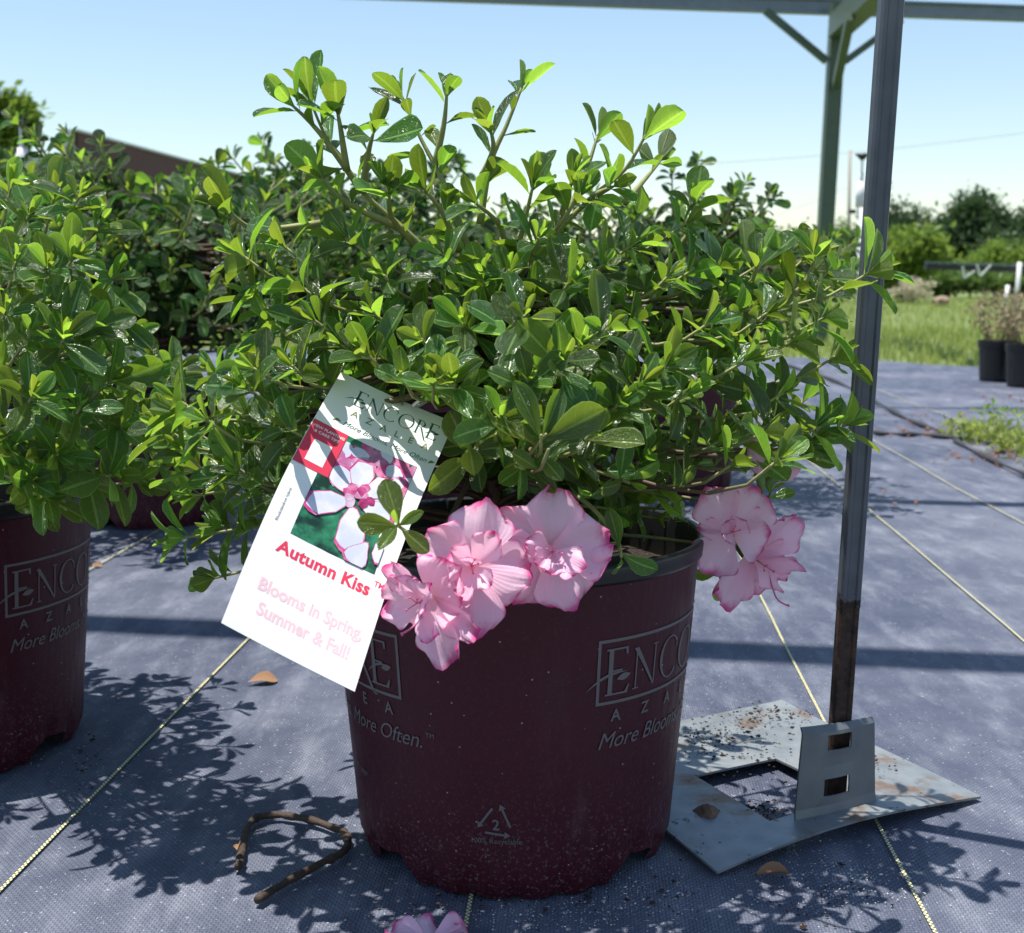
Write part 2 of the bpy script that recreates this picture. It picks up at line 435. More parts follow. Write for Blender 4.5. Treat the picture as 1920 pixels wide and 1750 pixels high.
tm = shift(text2d('TM', .005), LW*1.19, .008)
tri = []
for k in range(3):
    a = R(90+120*k); a2 = R(90+120*(k+1)); r_ = .0105
    p0 = (r_*math.cos(a+.22), r_*math.sin(a+.22)); p1 = (r_*math.cos(a2-.45), r_*math.sin(a2-.45))
    L = math.hypot(p1[0]-p0[0], p1[1]-p0[1]); d = ((p1[0]-p0[0])/L, (p1[1]-p0[1])/L); n_ = (-d[1], d[0]); t_ = .0008
    tri.append(quad2((p0[0]-n_[0]*t_, p0[1]-n_[1]*t_), (p1[0]-n_[0]*t_, p1[1]-n_[1]*t_), (p1[0]+n_[0]*t_, p1[1]+n_[1]*t_), (p0[0]+n_[0]*t_, p0[1]+n_[1]*t_)))
    tri.append(([(p1[0]-n_[0]*.0026, p1[1]-n_[1]*.0026), (p1[0]+d[0]*.0042, p1[1]+d[1]*.0042), (p1[0]+n_[0]*.0026, p1[1]+n_[1]*.0026)], [(0, 1, 2)]))
recy = comb(*tri, shift(text2d('2', .0105, bold=.0002, align='CENTER'), 0, -.005))
rtx = text2d('100% Recyclable', .0055, align='CENTER')
lit = text2d('11.35 liter', .0078, shear=.1)
def pot_prints(kind):
    out = []
    for ph in (R(27.0), R(-36)-(LW+CAP*.22)/pr(.15)):
        out += [('logo_lettering', onpot(LOGO, ph, .1415)), ('logo_frame', onpot(LFRAME, ph, .1415, .0005)), *[('letter', onpot(q, ph, .1225)) for q in az], ('slogan_lettering', onpot(comb(mb, tm), ph-.03, .104))]
    out += [('recycling_mark', onpot(recy, R(-6), .0575)), ('recycling_lettering', onpot(rtx, R(-6), .0425)), ('volume_lettering', onpot(lit, R(-72), .066))]
    return out
PRINTS = pot_prints(0)
def pot(x, y, rot, label, prints=True, group=None, wallmat=None):
    t = thing('nursery_pot', (x, y, .006), label, 'pot', group)
    t.rotation_euler.z = rot
    def add(nm, me, mat, par=t):
        if not me.materials: me.materials.append(mat)
        o_ = bpy.data.objects.new(nm, me); COL.objects.link(o_); o_.parent = par; return o_
    wl = add('pot_wall', ME_WALL, M_POT); add('rim', ME_RIM, M_BLACK); add('inner_wall', ME_IN, M_BLACK); add('potting_soil', ME_SOIL, M_SOIL)
    if prints:
        for nm, me in PRINTS: add(nm, me, M_INK, wl)
    return t
PX, PY = .002, .871
pot(PX, PY, 0, 'maroon printed nursery pot below the pink blooms, rusty twig at its foot')
LX, LY = -.505, 1.05
pot(LX, LY, R(24), 'maroon printed nursery pot standing across the yellow thread from the tagged pot')

# ------------------------------------------------------------------ leaves and bushes
def leaf_mesh(name, wid, bend, cup, twist, tipn=0.06, mat=None):
    vs_ = [0, .10, .26, .44, .62, .78, .90, .97, 1.0]
    hw = [.018, .032, .105, .185, .232, .228, .165, .085, .004]
    V = []; Fc = []; UV = []
    for v, h in zip(vs_, hw):
        h *= wid/.45*1.06
        for u in (-1, -.5, 0, .5, 1):
            x = u*h; z = cup*abs(u)**1.5*h*1.0 - bend*v*v + .012*math.sin(v*11+u*2.0)*abs(u) + twist*u*v*h
            V.append((x, v, z)); UV.append((.5+u*.5, v))
    for i in range(len(vs_)-1):
        for k in range(4):
            a = i*5+k; Fc.append((a, a+1, a+6, a+5))
    me = mesh(V, Fc, True, UV, name)
    me.materials.append(mat or M_LEAF); return me
LEAFS = [leaf_mesh('leaf', .42, .12, .45, .2), leaf_mesh('leaf', .47, .03, .3, -.3), leaf_mesh('leaf', .35, .26, .6, .4), leaf_mesh('leaf', .39, -.08, .4, -.5), leaf_mesh('leaf', .32, .14, .75, -.2), leaf_mesh('leaf', .44, .34, .3, .5)]
YOUNGS = [leaf_mesh('leaf', .40, .02, .55, .1, mat=M_YOUNG), leaf_mesh('leaf', .24, -.05, .8, 0, mat=M_YOUNG), leaf_mesh('leaf', .46, .08, .4, .2, mat=M_YOUNG)]
def arr(me):
    n = len(me.vertices); v = np.zeros(n*3); me.vertices.foreach_get('co', v); return v.reshape(n, 3)
LV = {m_.name: arr(m_) for m_ in LEAFS+YOUNGS}
ltopo = [tuple(p.vertices) for p in LEAFS[0].polygons]
def join_leaves(items, mats):
    nv = 45; V = np.zeros((len(items)*nv, 3), dtype=np.float32); UV = np.zeros((len(items)*nv, 2), dtype=np.float32)
    base = np.array(ltopo, dtype=np.int32); Fc = np.zeros((len(items)*len(ltopo), 4), dtype=np.int32); mi = np.zeros(len(items)*len(ltopo), dtype=np.int32)
    for i, (me, M, yg) in enumerate(items):
        A = np.array(M); lv = LV[me.name]; V[i*nv:(i+1)*nv] = lv @ A[:3, :3].T + A[:3, 3]
        UV[i*nv:(i+1)*nv, 0] = np.tile([0, .25, .5, .75, 1], 9); UV[i*nv:(i+1)*nv, 1] = lv[:, 1]
        Fc[i*len(ltopo):(i+1)*len(ltopo)] = base+i*nv; mi[i*len(ltopo):(i+1)*len(ltopo)] = yg
    me = bpy.data.meshes.new('foliage'); nf = len(Fc)
    me.vertices.add(len(V)); me.vertices.foreach_set('co', V.ravel()); me.loops.add(nf*4); me.loops.foreach_set('vertex_index', Fc.ravel())
    me.polygons.add(nf); me.polygons.foreach_set('loop_start', np.arange(0, nf*4, 4, dtype=np.int32)); me.polygons.foreach_set('loop_total', np.full(nf, 4, dtype=np.int32))
    me.polygons.foreach_set('use_smooth', np.ones(nf, dtype=bool)); me.polygons.foreach_set('material_index', mi)
    l = me.uv_layers.new(name='UVMap'); l.data.foreach_set('uv', UV[Fc.ravel()].ravel())
    for m_ in mats: me.materials.append(m_)
    me.update(); me.validate(); return me
def leaf_M(p, d, axis, ln, roll):
    d = d.normalized(); n = axis - d*axis.dot(d)
    if n.length < 1e-3: n = d.orthogonal()
    n.normalize(); s = d.cross(n).normalized(); n = s.cross(d)
    if roll: q = Matrix.Rotation(roll, 3, d); s = q @ s; n = q @ n
    return Matrix(((s.x*ln, d.x*ln, n.x*ln, p.x), (s.y*ln, d.y*ln, n.y*ln, p.y), (s.z*ln, d.z*ln, n.z*ln, p.z), (0, 0, 0, 1)))
def tube_age(pts, r0, r1, a0, a1, n=6):
    m_ = MB(); k = len(pts); m_.tube(pts, [r0+(r1-r0)*i/(k-1) for i in range(k)], n)
    me = mesh(m_.v, m_.f); at = me.attributes.new('age', 'FLOAT', 'POINT')
    at.data.foreach_set('value', np.repeat(np.linspace(a0, a1, k), n).astype(np.float32)); me.materials.append(M_STEM); return me
def shoot_leaves(pts, size, n_tip, n_stem, rng, young=.3, spread=1.0, stem_len=.06):
    """leaves along the end of a stem polyline: terminal whorl, then alternate leaves below"""
    out = []; tip = pts[-1]; ax = (pts[-1]-pts[-2]).normalized(); e1 = ax.orthogonal().normalized(); e2 = ax.cross(e1); a = rng.uniform(0, 6.28)
    for k in range(n_tip):
        t = k/max(1, n_tip-1); a += 2.4+rng.uniform(-.3, .3)
        tilt = R((14+58*t)*spread + rng.uniform(-9, 9)); out_d = e1*math.cos(a)+e2*math.sin(a)
        d = ax*math.cos(tilt)+out_d*math.sin(tilt)
        ln = size*(.52+.5*t)*rng.uniform(.68, 1.15)
        yg = rng.random() < young*(1.6-t*1.3)
        if k < 2 and n_tip > 5: me = YOUNGS[1]; ln = size*rng.uniform(.35, .55); yg = True
        else: me = rng.choice([YOUNGS[0], YOUNGS[2]]) if yg else rng.choice(LEAFS)
        out.append((me, leaf_M(tip-ax*(.009*t), d, ax, ln, rng.uniform(-.35, .35)), 1 if yg else 0))
    acc = 0; i = len(pts)-1; seg = pts[i]-pts[i-1]; gap = stem_len/max(1, n_stem); want = gap*.7+.008
    pos = pts[-1]; k = 0
    while i > 0 and k < n_stem:
        sl = (pts[i]-pts[i-1]).length
        while want <= acc+sl and k < n_stem:
            q = pts[i]+(pts[i-1]-pts[i])*((want-acc)/sl); ax2 = (pts[i]-pts[i-1]).normalized(); e1 = ax2.orthogonal().normalized(); e2 = ax2.cross(e1)
            a += 2.4+rng.uniform(-.4, .4); tilt = R(rng.uniform(48, 82)); d = ax2*math.cos(tilt)+(e1*math.cos(a)+e2*math.sin(a))*math.sin(tilt); d.z += .12
            yg = rng.random() < young*.3
            out.append((rng.choice([YOUNGS[2]]) if yg else rng.choice(LEAFS), leaf_M(q, d, (ax2+Vector((0, 0, .7))).normalized(), size*rng.uniform(.45, 1.0), rng.uniform(-.7, .7)), 1 if yg else 0))
            k += 1; want += gap*rng.uniform(.75, 1.25)
        acc += sl; i -= 1
    return out
def visible_rank(items, proj_):
    pts = np.array([(0, .2, 0), (0, .5, 0), (0, .8, 0), (.12, .55, 0), (-.12, .55, 0), (.1, .75, 0), (-.1, .75, 0), (.07, .3, 0), (-.07, .3, 0), (0, .65, 0), (0, .92, 0), (.17, .62, 0), (-.17, .62, 0)])
    own = {}
    for i, (me, M, yg) in enumerate(items):
        A = np.array(M); w_ = pts @ A[:3, :3].T + A[:3, 3]
        for p in w_:
            x, y, z = proj_(p)
            if not (-20 < x < 1940 and -20 < y < 1770): continue
            c = (int(x/7), int(y/7))
            if c not in own or own[c][0] > z: own[c] = (z, i)
    cnt = np.zeros(len(items))
    for z, i in own.values(): cnt[i] += 1
    return cnt
def bush(root, hub, trunk, shoots, rng, reject, n_obj, mats, proj_, fol_name='foliage'):
    """shoots: dict(pts, size, nt, ns, young)"""
    items = []
    for s in shoots:
        al = shoot_leaves(s['pts'], s['size'], s['nt'], s['ns'], rng, s.get('young', .25), s.get('spread', 1.0), s.get('sl', .06))
        kp = [it for it in al if s.get('keep') or not reject(it[1])]
        if len(kp) < .45*len(al) or (len(kp) < len(al) and al[min(3, len(al)-1)] not in kp and al[-1] not in kp): continue
        items += kp
        link('branch', tube_age(s['pts'], s.get('r0', .0032), s.get('r1', .0009), s.get('a0', .75), s.get('a1', .1)), None, root)
    rank = visible_rank(items, proj_); order = np.argsort(-rank); pick = [i for i in order[:n_obj] if rank[i] >= 2]; ps = set(int(i) for i in pick)
    for i in pick: link('leaf', items[i][0], None, root, items[i][1])
    rest = [it for i, it in enumerate(items) if i not in ps]
    if rest:
        o_ = link(fol_name, join_leaves(rest, mats), None, root); o_['kind'] = 'stuff'
    return items
TAGPOLY = [(630, 690), (860, 780), (680, 1310), (400, 1172)]
def tag_y(py): return .785 - .145*(py-697)/(1297-697)
def rej_main(M):
    a = M.translation; b = M @ Vector((0, .55, 0)); c = M @ Vector((0, 1, 0))
    for q in (a, b, c):
        x, y, z = proj(q)
        if inpoly(x, y, TAGPOLY) and q.y < tag_y(y)+.02: return True
        if 700 < x < 1330 and y > 935 and (q.y < .80 or y > 1010): return True
        if 1290 < x < 1530 and y > 880 and q.y < 1.0: return True
        if y > 1120: return True
        if abs(q.x-.25) < .013 and abs(q.y-(.905-.075*q.z)) < .014: return True
        if (.122 < (Vector((q.x-PX, q.y-PY))).length < .152 and q.z < .238) or q.z < .206: return True
        if q.y < (.68 if 760 < x < 1180 and y > 560 else .62): return True
    return False
rng = random.Random(11)
AZ = thing('azalea_bush', (PX-.01, PY, .2), 'bushy azalea with pink blooms and tall bright shoots in the tagged pot', 'shrub')
hub = P(925, 610, .88); soil = Vector((-.012, .88, .196))
TR = [soil, P(922, 800, .885), P(930, 690, .88), hub]
link('trunk', tube_age(smoothpts(TR, 5), .0075, .0055, 1, 1, 8), None, AZ)
def hubpt(z): return soil.lerp(hub, max(.12, min(1, (z-.2)/.16)))
shoots = []
def px_shoot(pl, size, nt_, ns, young=.5, Y0=.88, Y1=.88, **k):
    n = len(pl); pts = [P(x, y, Y0+(Y1-Y0)*i/(n-1)) for i, (x, y) in enumerate(pl)]
    d = dict(pts=smoothpts(pts, 4), size=size, nt=nt_, ns=ns, young=young); d.update(k); shoots.append(d)
TALL = [([(925, 610), (850, 520), (760, 432), (680, 360), (620, 275), (580, 185)], .038, 8, 9, .75, .88, .86, .17),
        ([(650, 320), (640, 250), (632, 205)], .040, 6, 2, .8, .865, .85, .05),
        ([(905, 560), (862, 420), (828, 335), (790, 262), (752, 178)], .036, 7, 9, .7, .88, .9, .15),
        ([(815, 310), (832, 235), (838, 172)], .034, 4, 3, .8, .89, .88, .06),
        ([(905, 330), (925, 280), (918, 238)], .034, 5, 2, .5, .89, .87, .05),
        ([(900, 420), (918, 310), (950, 235), (980, 160)], .033, 5, 6, .7, .89, .9, .12),
        ([(1040, 440), (1090, 345), (1122, 250)], .034, 5, 3, .7, .88, .9, .09),
        ([(925, 610), (960, 540), (1040, 440), (1112, 368), (1172, 318), (1215, 245)], .040, 6, 8, .7, .88, .86, .15),
        ([(940, 560), (975, 450), (1000, 345)], .042, 7, 5, .5, .88, .84, .09),
        ([(790, 470), (735, 410), (730, 355)], .040, 6, 3, .3, .88, .84, .06),
        ([(600, 420), (480, 430), (425, 392)], .040, 5, 5, .8, .88, .84, .10),
        ([(680, 360), (690, 290), (700, 250)], .042, 5, 2, .3, .865, .83, .05),
        ([(1172, 380), (1240, 300)], .034, 4, 4, .4, .9, .95, .08),
        ([(680, 360), (600, 250), (545, 195)], .034, 6, 3, .6, .87, .85, .06), ([(760, 432), (650, 380), (600, 330)], .036, 6, 4, .4, .87, .84, .07),
        ([(860, 470), (830, 400), (790, 350)], .036, 6, 4, .3, .88, .84, .07), ([(1040, 440), (1060, 380), (1075, 330)], .036, 6, 3, .4, .88, .86, .06),
        ([(960, 540), (940, 430), (890, 380)], .036, 6, 4, .3, .88, .83, .07), ([(1112, 368), (1150, 350), (1180, 400)][:2], .036, 5, 3, .4, .87, .84, .06),
        ([(1200, 560), (1290, 440), (1300, 380)], .036, 6, 5, .5, .87, .86, .09), ([(1300, 620), (1400, 540), (1420, 490)], .036, 6, 5, .5, .86, .84, .09), ([(1400, 640), (1510, 530), (1525, 475)], .038, 6, 5, .5, .86, .84, .09)]
for pl, sz, a, b, yg, y0, y1, sl in TALL: px_shoot(pl, sz*1.0, max(5, a), max(3, int(b*1.25)), yg, y0, y1, sl=sl*1.05, spread=.62, r0=.0030, a0=.55 if pl[0][1] > 500 else .3, a1=.05)
TIPS = [(450,450,.80),(525,430,.84),(475,665,.74),(548,660,.75),(385,760,.73),(335,725,.78),(305,775,.80),(440,850,.76),(430,740,.75),(360,905,.80),(330,985,.80),(395,1060,.80),(420,960,.82),(500,900,.84),
        (590,575,.78),(640,620,.78),(560,510,.80),(650,420,.84),(720,490,.80),(790,610,.74),(850,690,.715),(990,690,.71),(1055,650,.72),(1140,590,.74),(1090,620,.74),(955,480,.82),(905,500,.82),(830,450,.82),(1010,420,.82),
        (1090,340,.84),(1190,430,.84),(1290,390,.86),(1255,490,.82),(1355,470,.84),(1425,470,.86),(1520,450,.86),(1640,480,.80),(1590,490,.88),(1545,570,.80),(1490,610,.80),(1330,580,.78),(1205,690,.72),(1160,730,.72),(1250,660,.74),
        (1400,650,.78),(1470,710,.80),(1570,640,.84),(1590,770,.84),(1525,800,.84),(1440,770,.82),(1350,800,.80),(1290,710,.76),(1105,790,.70),(1015,790,.68),(940,760,.70),(1180,880,.74),(880,800,.72),(760,690,.74),(620,690,.74),(690,640,.76),
        (700,560,.78),(1440,560,.80),(1380,520,.84),(1070,500,.80),(1130,470,.82),(870,580,.78),(1300,480,.84),(1500,520,.86),(1560,480,.92),(470,530,.82),(510,580,.80),(400,670,.80),(1230,900,.86),(1180,890,.90),(1270,930,.90),(1100,900,.88),(1050,890,.86),(1150,930,.84),(1250,950,.88),(1210,830,.80),(1300,860,.84),(1080,840,.78),(1380,870,.90)]
for (x, y, Y) in TIPS:
    y += 26; tip = P(x, y, Y); b0 = hubpt(tip.z-.02); o_ = tip-b0; o_.z = 0; on = o_.normalized() if o_.length > .01 else Vector((0, -1, 0))
    end = (on*.75+Vector((0, 0, .75 if y < 900 else -.1))+Vector((rng.uniform(-.2, .2), rng.uniform(-.2, .1), 0))).normalized()
    L = (tip-b0).length
    pts = bez(b0, b0+(on*.4+Vector((0, 0, .35)))*L*.5, tip-end*L*.38, tip, 9)
    shoots.append(dict(pts=pts, size=rng.uniform(.030, .041), nt=rng.randint(7, 10), ns=rng.randint(8, 11), young=.34, sl=.105, a0=1.0, a1=.28, r0=.0030))
for i in range(72):
    for _ in range(40):
        a = rng.uniform(0, 6.28); e = math.asin(rng.uniform(-.25, .95)); rr = rng.uniform(.72, 1.0)
        tip = Vector((PX+.0+math.cos(a)*math.cos(e)*.24*rr, PY+.01+math.sin(a)*math.cos(e)*.25*rr,   .305+math.sin(e)*.115*rr))
        if tip.y < .63: continue
        x, y, z = proj(tip)
        if inpoly(x, y, TAGPOLY) and tip.y < tag_y(y)+.04: continue
        break
    b0 = hubpt(tip.z-.03); o_ = tip-b0; o_.z = 0; on = o_.normalized()
    end = (on*.8+Vector((0, 0, .8))+Vector((rng.uniform(-.3, .3), rng.uniform(-.3, .3), 0))).normalized(); L = (tip-b0).length
    pts = bez(b0, b0+(on*.5+Vector((0, 0, .3)))*L*.5, tip-end*L*.35, tip, 8)
    shoots.append(dict(pts=pts, size=rng.uniform(.028, .038), nt=rng.randint(6, 9), ns=rng.randint(6, 9), young=.15, sl=.09, a0=1.0, a1=.42, r0=.0026))
# branch across the tag, whorl in front of the tag, leaves below the blooms
px_shoot([(990, 800), (850, 735), (720, 755), (600, 768), (470, 790), (330, 775)], .036, 7, 3, .3, .80, .765, keep=True, sl=.07, a0=.7, a1=.3)
px_shoot([(880, 900), (820, 1010), (770, 1000), (745, 985)], .029, 7, 0, .2, .80, .640, keep=True, r0=.002, a1=.4, spread=1.25)
px_shoot([(960, 900), (1080, 930), (1150, 1000), (1165, 1045)], .03, 3, 2, .1, .78, .715, keep=True, r0=.002, spread=1.4)
px_shoot([(980, 820), (1200, 840), (1330, 855), (1420, 845), (1500, 815), (1540, 800)], .044, 6, 4, .3, .86, .82, keep=True, sl=.05, a0=.8, a1=.3)
px_shoot([(980, 900), (1200, 920), (1330, 940), (1430, 935), (1445, 925)], .028, 5, 0, .2, .88, .86, keep=True, r0=.002, spread=1.3)
px_shoot([(960, 910), (1100, 990), (1240, 1010), (1345, 1030), (1350, 1085)], .028, 3, 0, .1, .86, .87, keep=True, r0=.002, spread=1.2)
bush(AZ, hub, None, shoots, rng, rej_main, 300, [M_LEAF, M_YOUNG], proj)

# --- neighbour bush in the left pot
AL = thing('azalea_bush', (LX, LY, .2), 'leafy azalea without blooms in the printed pot across the yellow thread', 'shrub')
rng = random.Random(23); shoots = []
hubL = Vector((LX, LY, .34)); soilL = Vector((LX, LY, .196))
link('trunk', tube_age([soilL, Vector((LX+.008, LY, .26)), hubL], .0075, .0055, 1, 1, 8), None, AL)
def add_tip(b0, tip, size, nt_, ns, young, rng, up=.8, sl=.08):
    o_ = tip-b0; o_.z = 0; on = o_.normalized() if o_.length > .01 else Vector((0, -1, 0))
    end = (on*.75+Vector((rng.uniform(-.25, .25), rng.uniform(-.25, .2), up))).normalized(); L = (tip-b0).length
    pts = bez(b0, b0+(on*.45+Vector((0, 0, .35)))*L*.5, tip-end*L*.36, tip, 8)
    shoots.append(dict(pts=pts, size=size, nt=nt_, ns=ns, young=young, sl=sl, a0=1.0, a1=.3))
for (x, y, Y) in [(100,350,.92),(150,345,.90),(55,380,.88),(20,330,.95),(185,400,.9),(140,460,.86),(215,495,.9),(230,560,.9),(90,480,.84),(30,470,.84),(170,590,.85),(245,610,.92),(280,680,.92),(325,680,.95),(210,690,.86),(120,610,.82),(60,600,.82),(10,560,.82),(300,760,.92),(230,780,.86),(150,740,.82),(60,720,.80),(110,830,.82),(210,870,.84),(60,880,.82),(20,820,.82),(260,880,.9),(90,910,.84),(310,850,.95)]:
    y += 22; t_ = P(x, y, Y); b0 = soilL.lerp(hubL, max(.15, min(1, (t_.z-.2)/.16))); add_tip(b0, t_, rng.uniform(.031, .041), rng.randint(7, 9), rng.randint(7, 10), .36, rng, .85 if y < 800 else .2)
for i in range(95):
    a = rng.uniform(0, 6.28); e = math.asin(rng.uniform(-.2, .98)); rr = rng.uniform(.65, 1)
    t_ = Vector((LX+math.cos(a)*math.cos(e)*.20*rr, LY+math.sin(a)*math.cos(e)*.24*rr, .33+math.sin(e)*.17*rr))
    b0 = soilL.lerp(hubL, max(.15, min(1, (t_.z-.22)/.16))); add_tip(b0, t_, rng.uniform(.034, .042), rng.randint(6, 8), rng.randint(4, 7), .25, rng)
def rej_left(M):
    for k in (0, .55, 1):
        q = M @ Vector((0, k, 0))
        if (Vector((q.x-LX, q.y-LY))).length < .155 and q.z < .236: return True
        if q.z < .2: return True
        x, y, z = proj(q)
        if inpoly(x, y, TAGPOLY): return True
    return False
bush(AL, hubL, None, shoots, rng, rej_left, 220, [M_LEAF, M_YOUNG], proj)

# --- row of azaleas behind: one built, the others copies
def copy_tree(o_, parent=None):
    c = o_.copy(); COL.objects.link(c); c.parent = parent; c.matrix_parent_inverse = o_.matrix_parent_inverse.copy()
    for ch in o_.children: copy_tree(ch, c)
    return c
ROW = [(-.62, 2.10, 0, 1.50, 'azalea in the back row straight behind the gap between the two printed pots'),
       (-1.12, 2.20, 40, 1.42, 'azalea in the back row below the sprinkler riser beside the cream building'),
       (-.17, 2.25, -35, 1.24, 'azalea in the back row between the tagged azalea and the maroon parapet'),
       (.32, 2.42, 70, 1.36, 'azalea in the back row showing past the right-leaning shoots of the blooming bush'),
       (-.92, 2.6, 25, 1.55, 'azalea of the second back row under the maroon parapet'),
       (-.36, 2.55, -60, 1.62, 'azalea of the second back row behind the tall left shoot'),
       (.08, 2.85, 100, 1.05, 'azalea of the second back row hidden mostly by the blooming bush')]
AB = thing('azalea_bush', (0, 0, .2)); rng = random.Random(5); shoots = []
s0 = Vector((0, 0, .196)); h0 = Vector((0, 0, .36))
link('trunk', tube_age([s0, Vector((.006, .004, .28)), h0], .008, .006, 1, 1, 7), None, AB)
for i in range(240):
    a = rng.uniform(0, 6.28); e = math.asin(rng.uniform(-.75, .99)); rr = rng.uniform(.45, 1.02)
    wd_ = .285*(1.0 if e > 0 else max(.7, 1+e*.5)); t_ = Vector((math.cos(a)*math.cos(e)*wd_*rr, math.sin(a)*math.cos(e)*wd_*rr, .365+math.sin(e)*(.12 if e > 0 else .14)*rr+(rng.random() < .12)*.04))
    b0 = s0.lerp(h0, max(.15, min(1, (t_.z-.22)/.17))); add_tip(b0, t_, rng.uniform(.025, .031), rng.randint(7, 9), rng.randint(7, 10), .14, rng, 1.0)
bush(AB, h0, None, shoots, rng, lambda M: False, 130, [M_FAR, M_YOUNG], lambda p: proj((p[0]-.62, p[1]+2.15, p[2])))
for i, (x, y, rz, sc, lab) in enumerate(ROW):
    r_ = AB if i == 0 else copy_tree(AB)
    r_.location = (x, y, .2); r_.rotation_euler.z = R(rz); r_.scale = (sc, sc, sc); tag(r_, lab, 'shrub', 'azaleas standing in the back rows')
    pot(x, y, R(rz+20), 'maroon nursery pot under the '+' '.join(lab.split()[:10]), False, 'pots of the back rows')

# ------------------------------------------------------------------ blossoms
def petal_mat():
    m = NT('petal'); uv = m.n('SeparateXYZ'); m.l(m.coord('UV'), uv.inputs[0])
    u = m.math('ABSOLUTE', m.math('SUBTRACT', m.math('MULTIPLY', uv.outputs[0], 2), 1)); v = uv.outputs[1]
    oi = m.n('ObjectInfo').outputs['Random']
    rad = m.math('MAXIMUM', v, m.math('MULTIPLY', m.math('MULTIPLY', u, u), m.step(v, .25, .7)))
    n = m.noise(m.coord('UV'), 4.0, 3)
    em = m.step(m.math('ADD', rad, m.math('MULTIPLY', m.math('SUBTRACT', n, .5), .40)), .78, 1.03)
    base = m.mix(m.step(v, .0, .45), (.93, .56, .58), (.94, .67, .80))
    base = m.mix(m.math('MULTIPLY', oi, .5), base, (.92, .50, .69))
    st = m.math('SINE', m.math('MULTIPLY', uv.outputs[0], 95)); base = m.mix(m.step(st, .2, 1, 0, .05), base, (.78, .38, .58))
    c = m.mix(em, base, (.68, .05, .27))
    m.set(color=c, rough=.5, spec=.25, normal=m.bump(m.math('ADD', m.math('MULTIPLY', st, .15), m.noise(m.coord('UV'), 7.0, 3)), .3, .001))
    tr = m.n('BsdfTranslucent'); m.l(m.mix(em, (.98, .58, .74), (.88, .08, .36)), tr.inputs[0])
    mx = m.n('MixShader'); mx.inputs[0].default_value = .38; m.l(m.b.outputs[0], mx.inputs[1]); m.l(tr.outputs[0], mx.inputs[2]); m.l(mx.outputs[0], m.out.inputs[0]); return m.m
M_PETAL = petal_mat()
M_PISTIL = plain('pistil', (.62, .12, .25), .45)
M_CALYX = plain('calyx', (.12, .20, .05), .55)
def petal(c, Rt, Up, Nn, dx, dy, wpx, k, rng, depth=.010, lift=.0, ruff=.0048):
    L = math.hypot(dx, dy)*k*1.04; W = wpx*k*.57; d = (Rt*dx-Up*dy).normalized(); sd_ = d.cross(Nn).normalized()
    nv, nu = 14, 13; V = []; Fc = []; UV = []; ph = rng.uniform(0, 6.28); ph2 = rng.uniform(0, 6.28); crl = rng.uniform(-.3, 1.0); side = rng.uniform(-.5, .5)
    for i in range(nv):
        v = i/(nv-1)
        h = W*(.16+.84*math.sin(min(1, v*1.18)*math.pi/2)**1.35)
        for j in range(nu):
            u = 2*j/(nu-1)-1
            vv = v*(1-.24*abs(u)**2.2*v + .028*math.sin(u*6+ph)*v+.015*math.sin(u*13+ph2)*v)
            hh = h*(math.sqrt(max(0, 1-((max(0, v-.62)/.38)**2.4)*.55)))
            n_ = -depth*(1-v)**2 + lift*v + ruff*v*v*(math.sin(u*4.2+ph)+.6*math.sin(u*8.3+ph2)*v+.3*math.sin(u*15+ph)*v*v) - crl*.004*v**3 + .010*u*u*v*(1-v) + side*u*.006*v
            p = c+d*(L*vv)+sd_*(u*hh)+Nn*n_; V.append(p); UV.append(((u+1)/2, v))
    for i in range(nv-1):
        for j in range(nu-1):
            a = i*nu+j; Fc.append((a, a+1, a+nu+1, a+nu))
    return mesh(V, Fc, True, UV)
def flower(cpx, cpy, Y, face, outer, inner, root, seed, pist=None, lab=None):
    rng = random.Random(seed); c = P(cpx, cpy, Y); Nn = Vector(face).normalized(); Rt = Nn.cross(Vector((0, 0, 1))).normalized()*-1
    if Rt.x < 0: Rt = -Rt
    Up = Nn.cross(Rt); Up = Up if Up.z > 0 else -Up
    k = proj(c)[2]/F; b = c-Nn*.012
    m_ = MB(); m_.tube([b-Nn*.026+Vector((0, .006, .004)), b-Nn*.014, b-Nn*.005], [.0016, .0032, .0052], 8)
    f = link('flower', mesh(m_.v, m_.f), M_CALYX, root)
    if lab: f['label'] = lab
    for i, (dx, dy, w_) in enumerate(outer):
        link('petal', petal(c-Nn*(.002+.0012*i), Rt, Up, Nn, dx, dy, w_, k, rng, lift=-.004*(i % 2)), M_PETAL, f)
    for i, (dx, dy, w_) in enumerate(inner):
        link('petal', petal(c+Nn*(.001*i), Rt, Up, Nn, dx*1.25, dy*1.25, w_*1.25, k, rng, depth=.006, lift=.011+.003*(i % 3), ruff=.005), M_PETAL, f)
    for q in range(4):
        a = rng.uniform(0, 6.28); e = c+Nn*.015+(Rt*math.cos(a)+Up*math.sin(a))*.006
        m_ = MB(); m_.tube([c-Nn*.004, c+Nn*.005, c+(e-c)*.75], [.0004, .00035, .0003], 5); m_.tube([c+(e-c)*.75, c+(e-c)*.75+Nn*.001], .0006, 6); link('stamen', mesh(m_.v, m_.f), M_PISTIL, f)
    if pist:
        pp = [P(x, y, Y-dy_) for x, y, dy_ in pist]; m_ = MB(); m_.tube(smoothpts(pp, 5), .0006, 6); m_.tube([pp[-1], pp[-1]+Vector((.001, 0, .0003))], .0011, 6); link('pistil', mesh(m_.v, m_.f), M_PISTIL, f)
    return f
flower(1035, 1035, .690, (.10, -1, .22), [(35,105,112), (112,-15,125), (-70,90,90), (-95,-72,100), (12,-120,105), (-90,8,95)], [(-42,-12,46), (-12,30,50), (38,26,52), (-30,14,36)], AZ, 3, lab='wide open pink blossom with an upright folded petal')
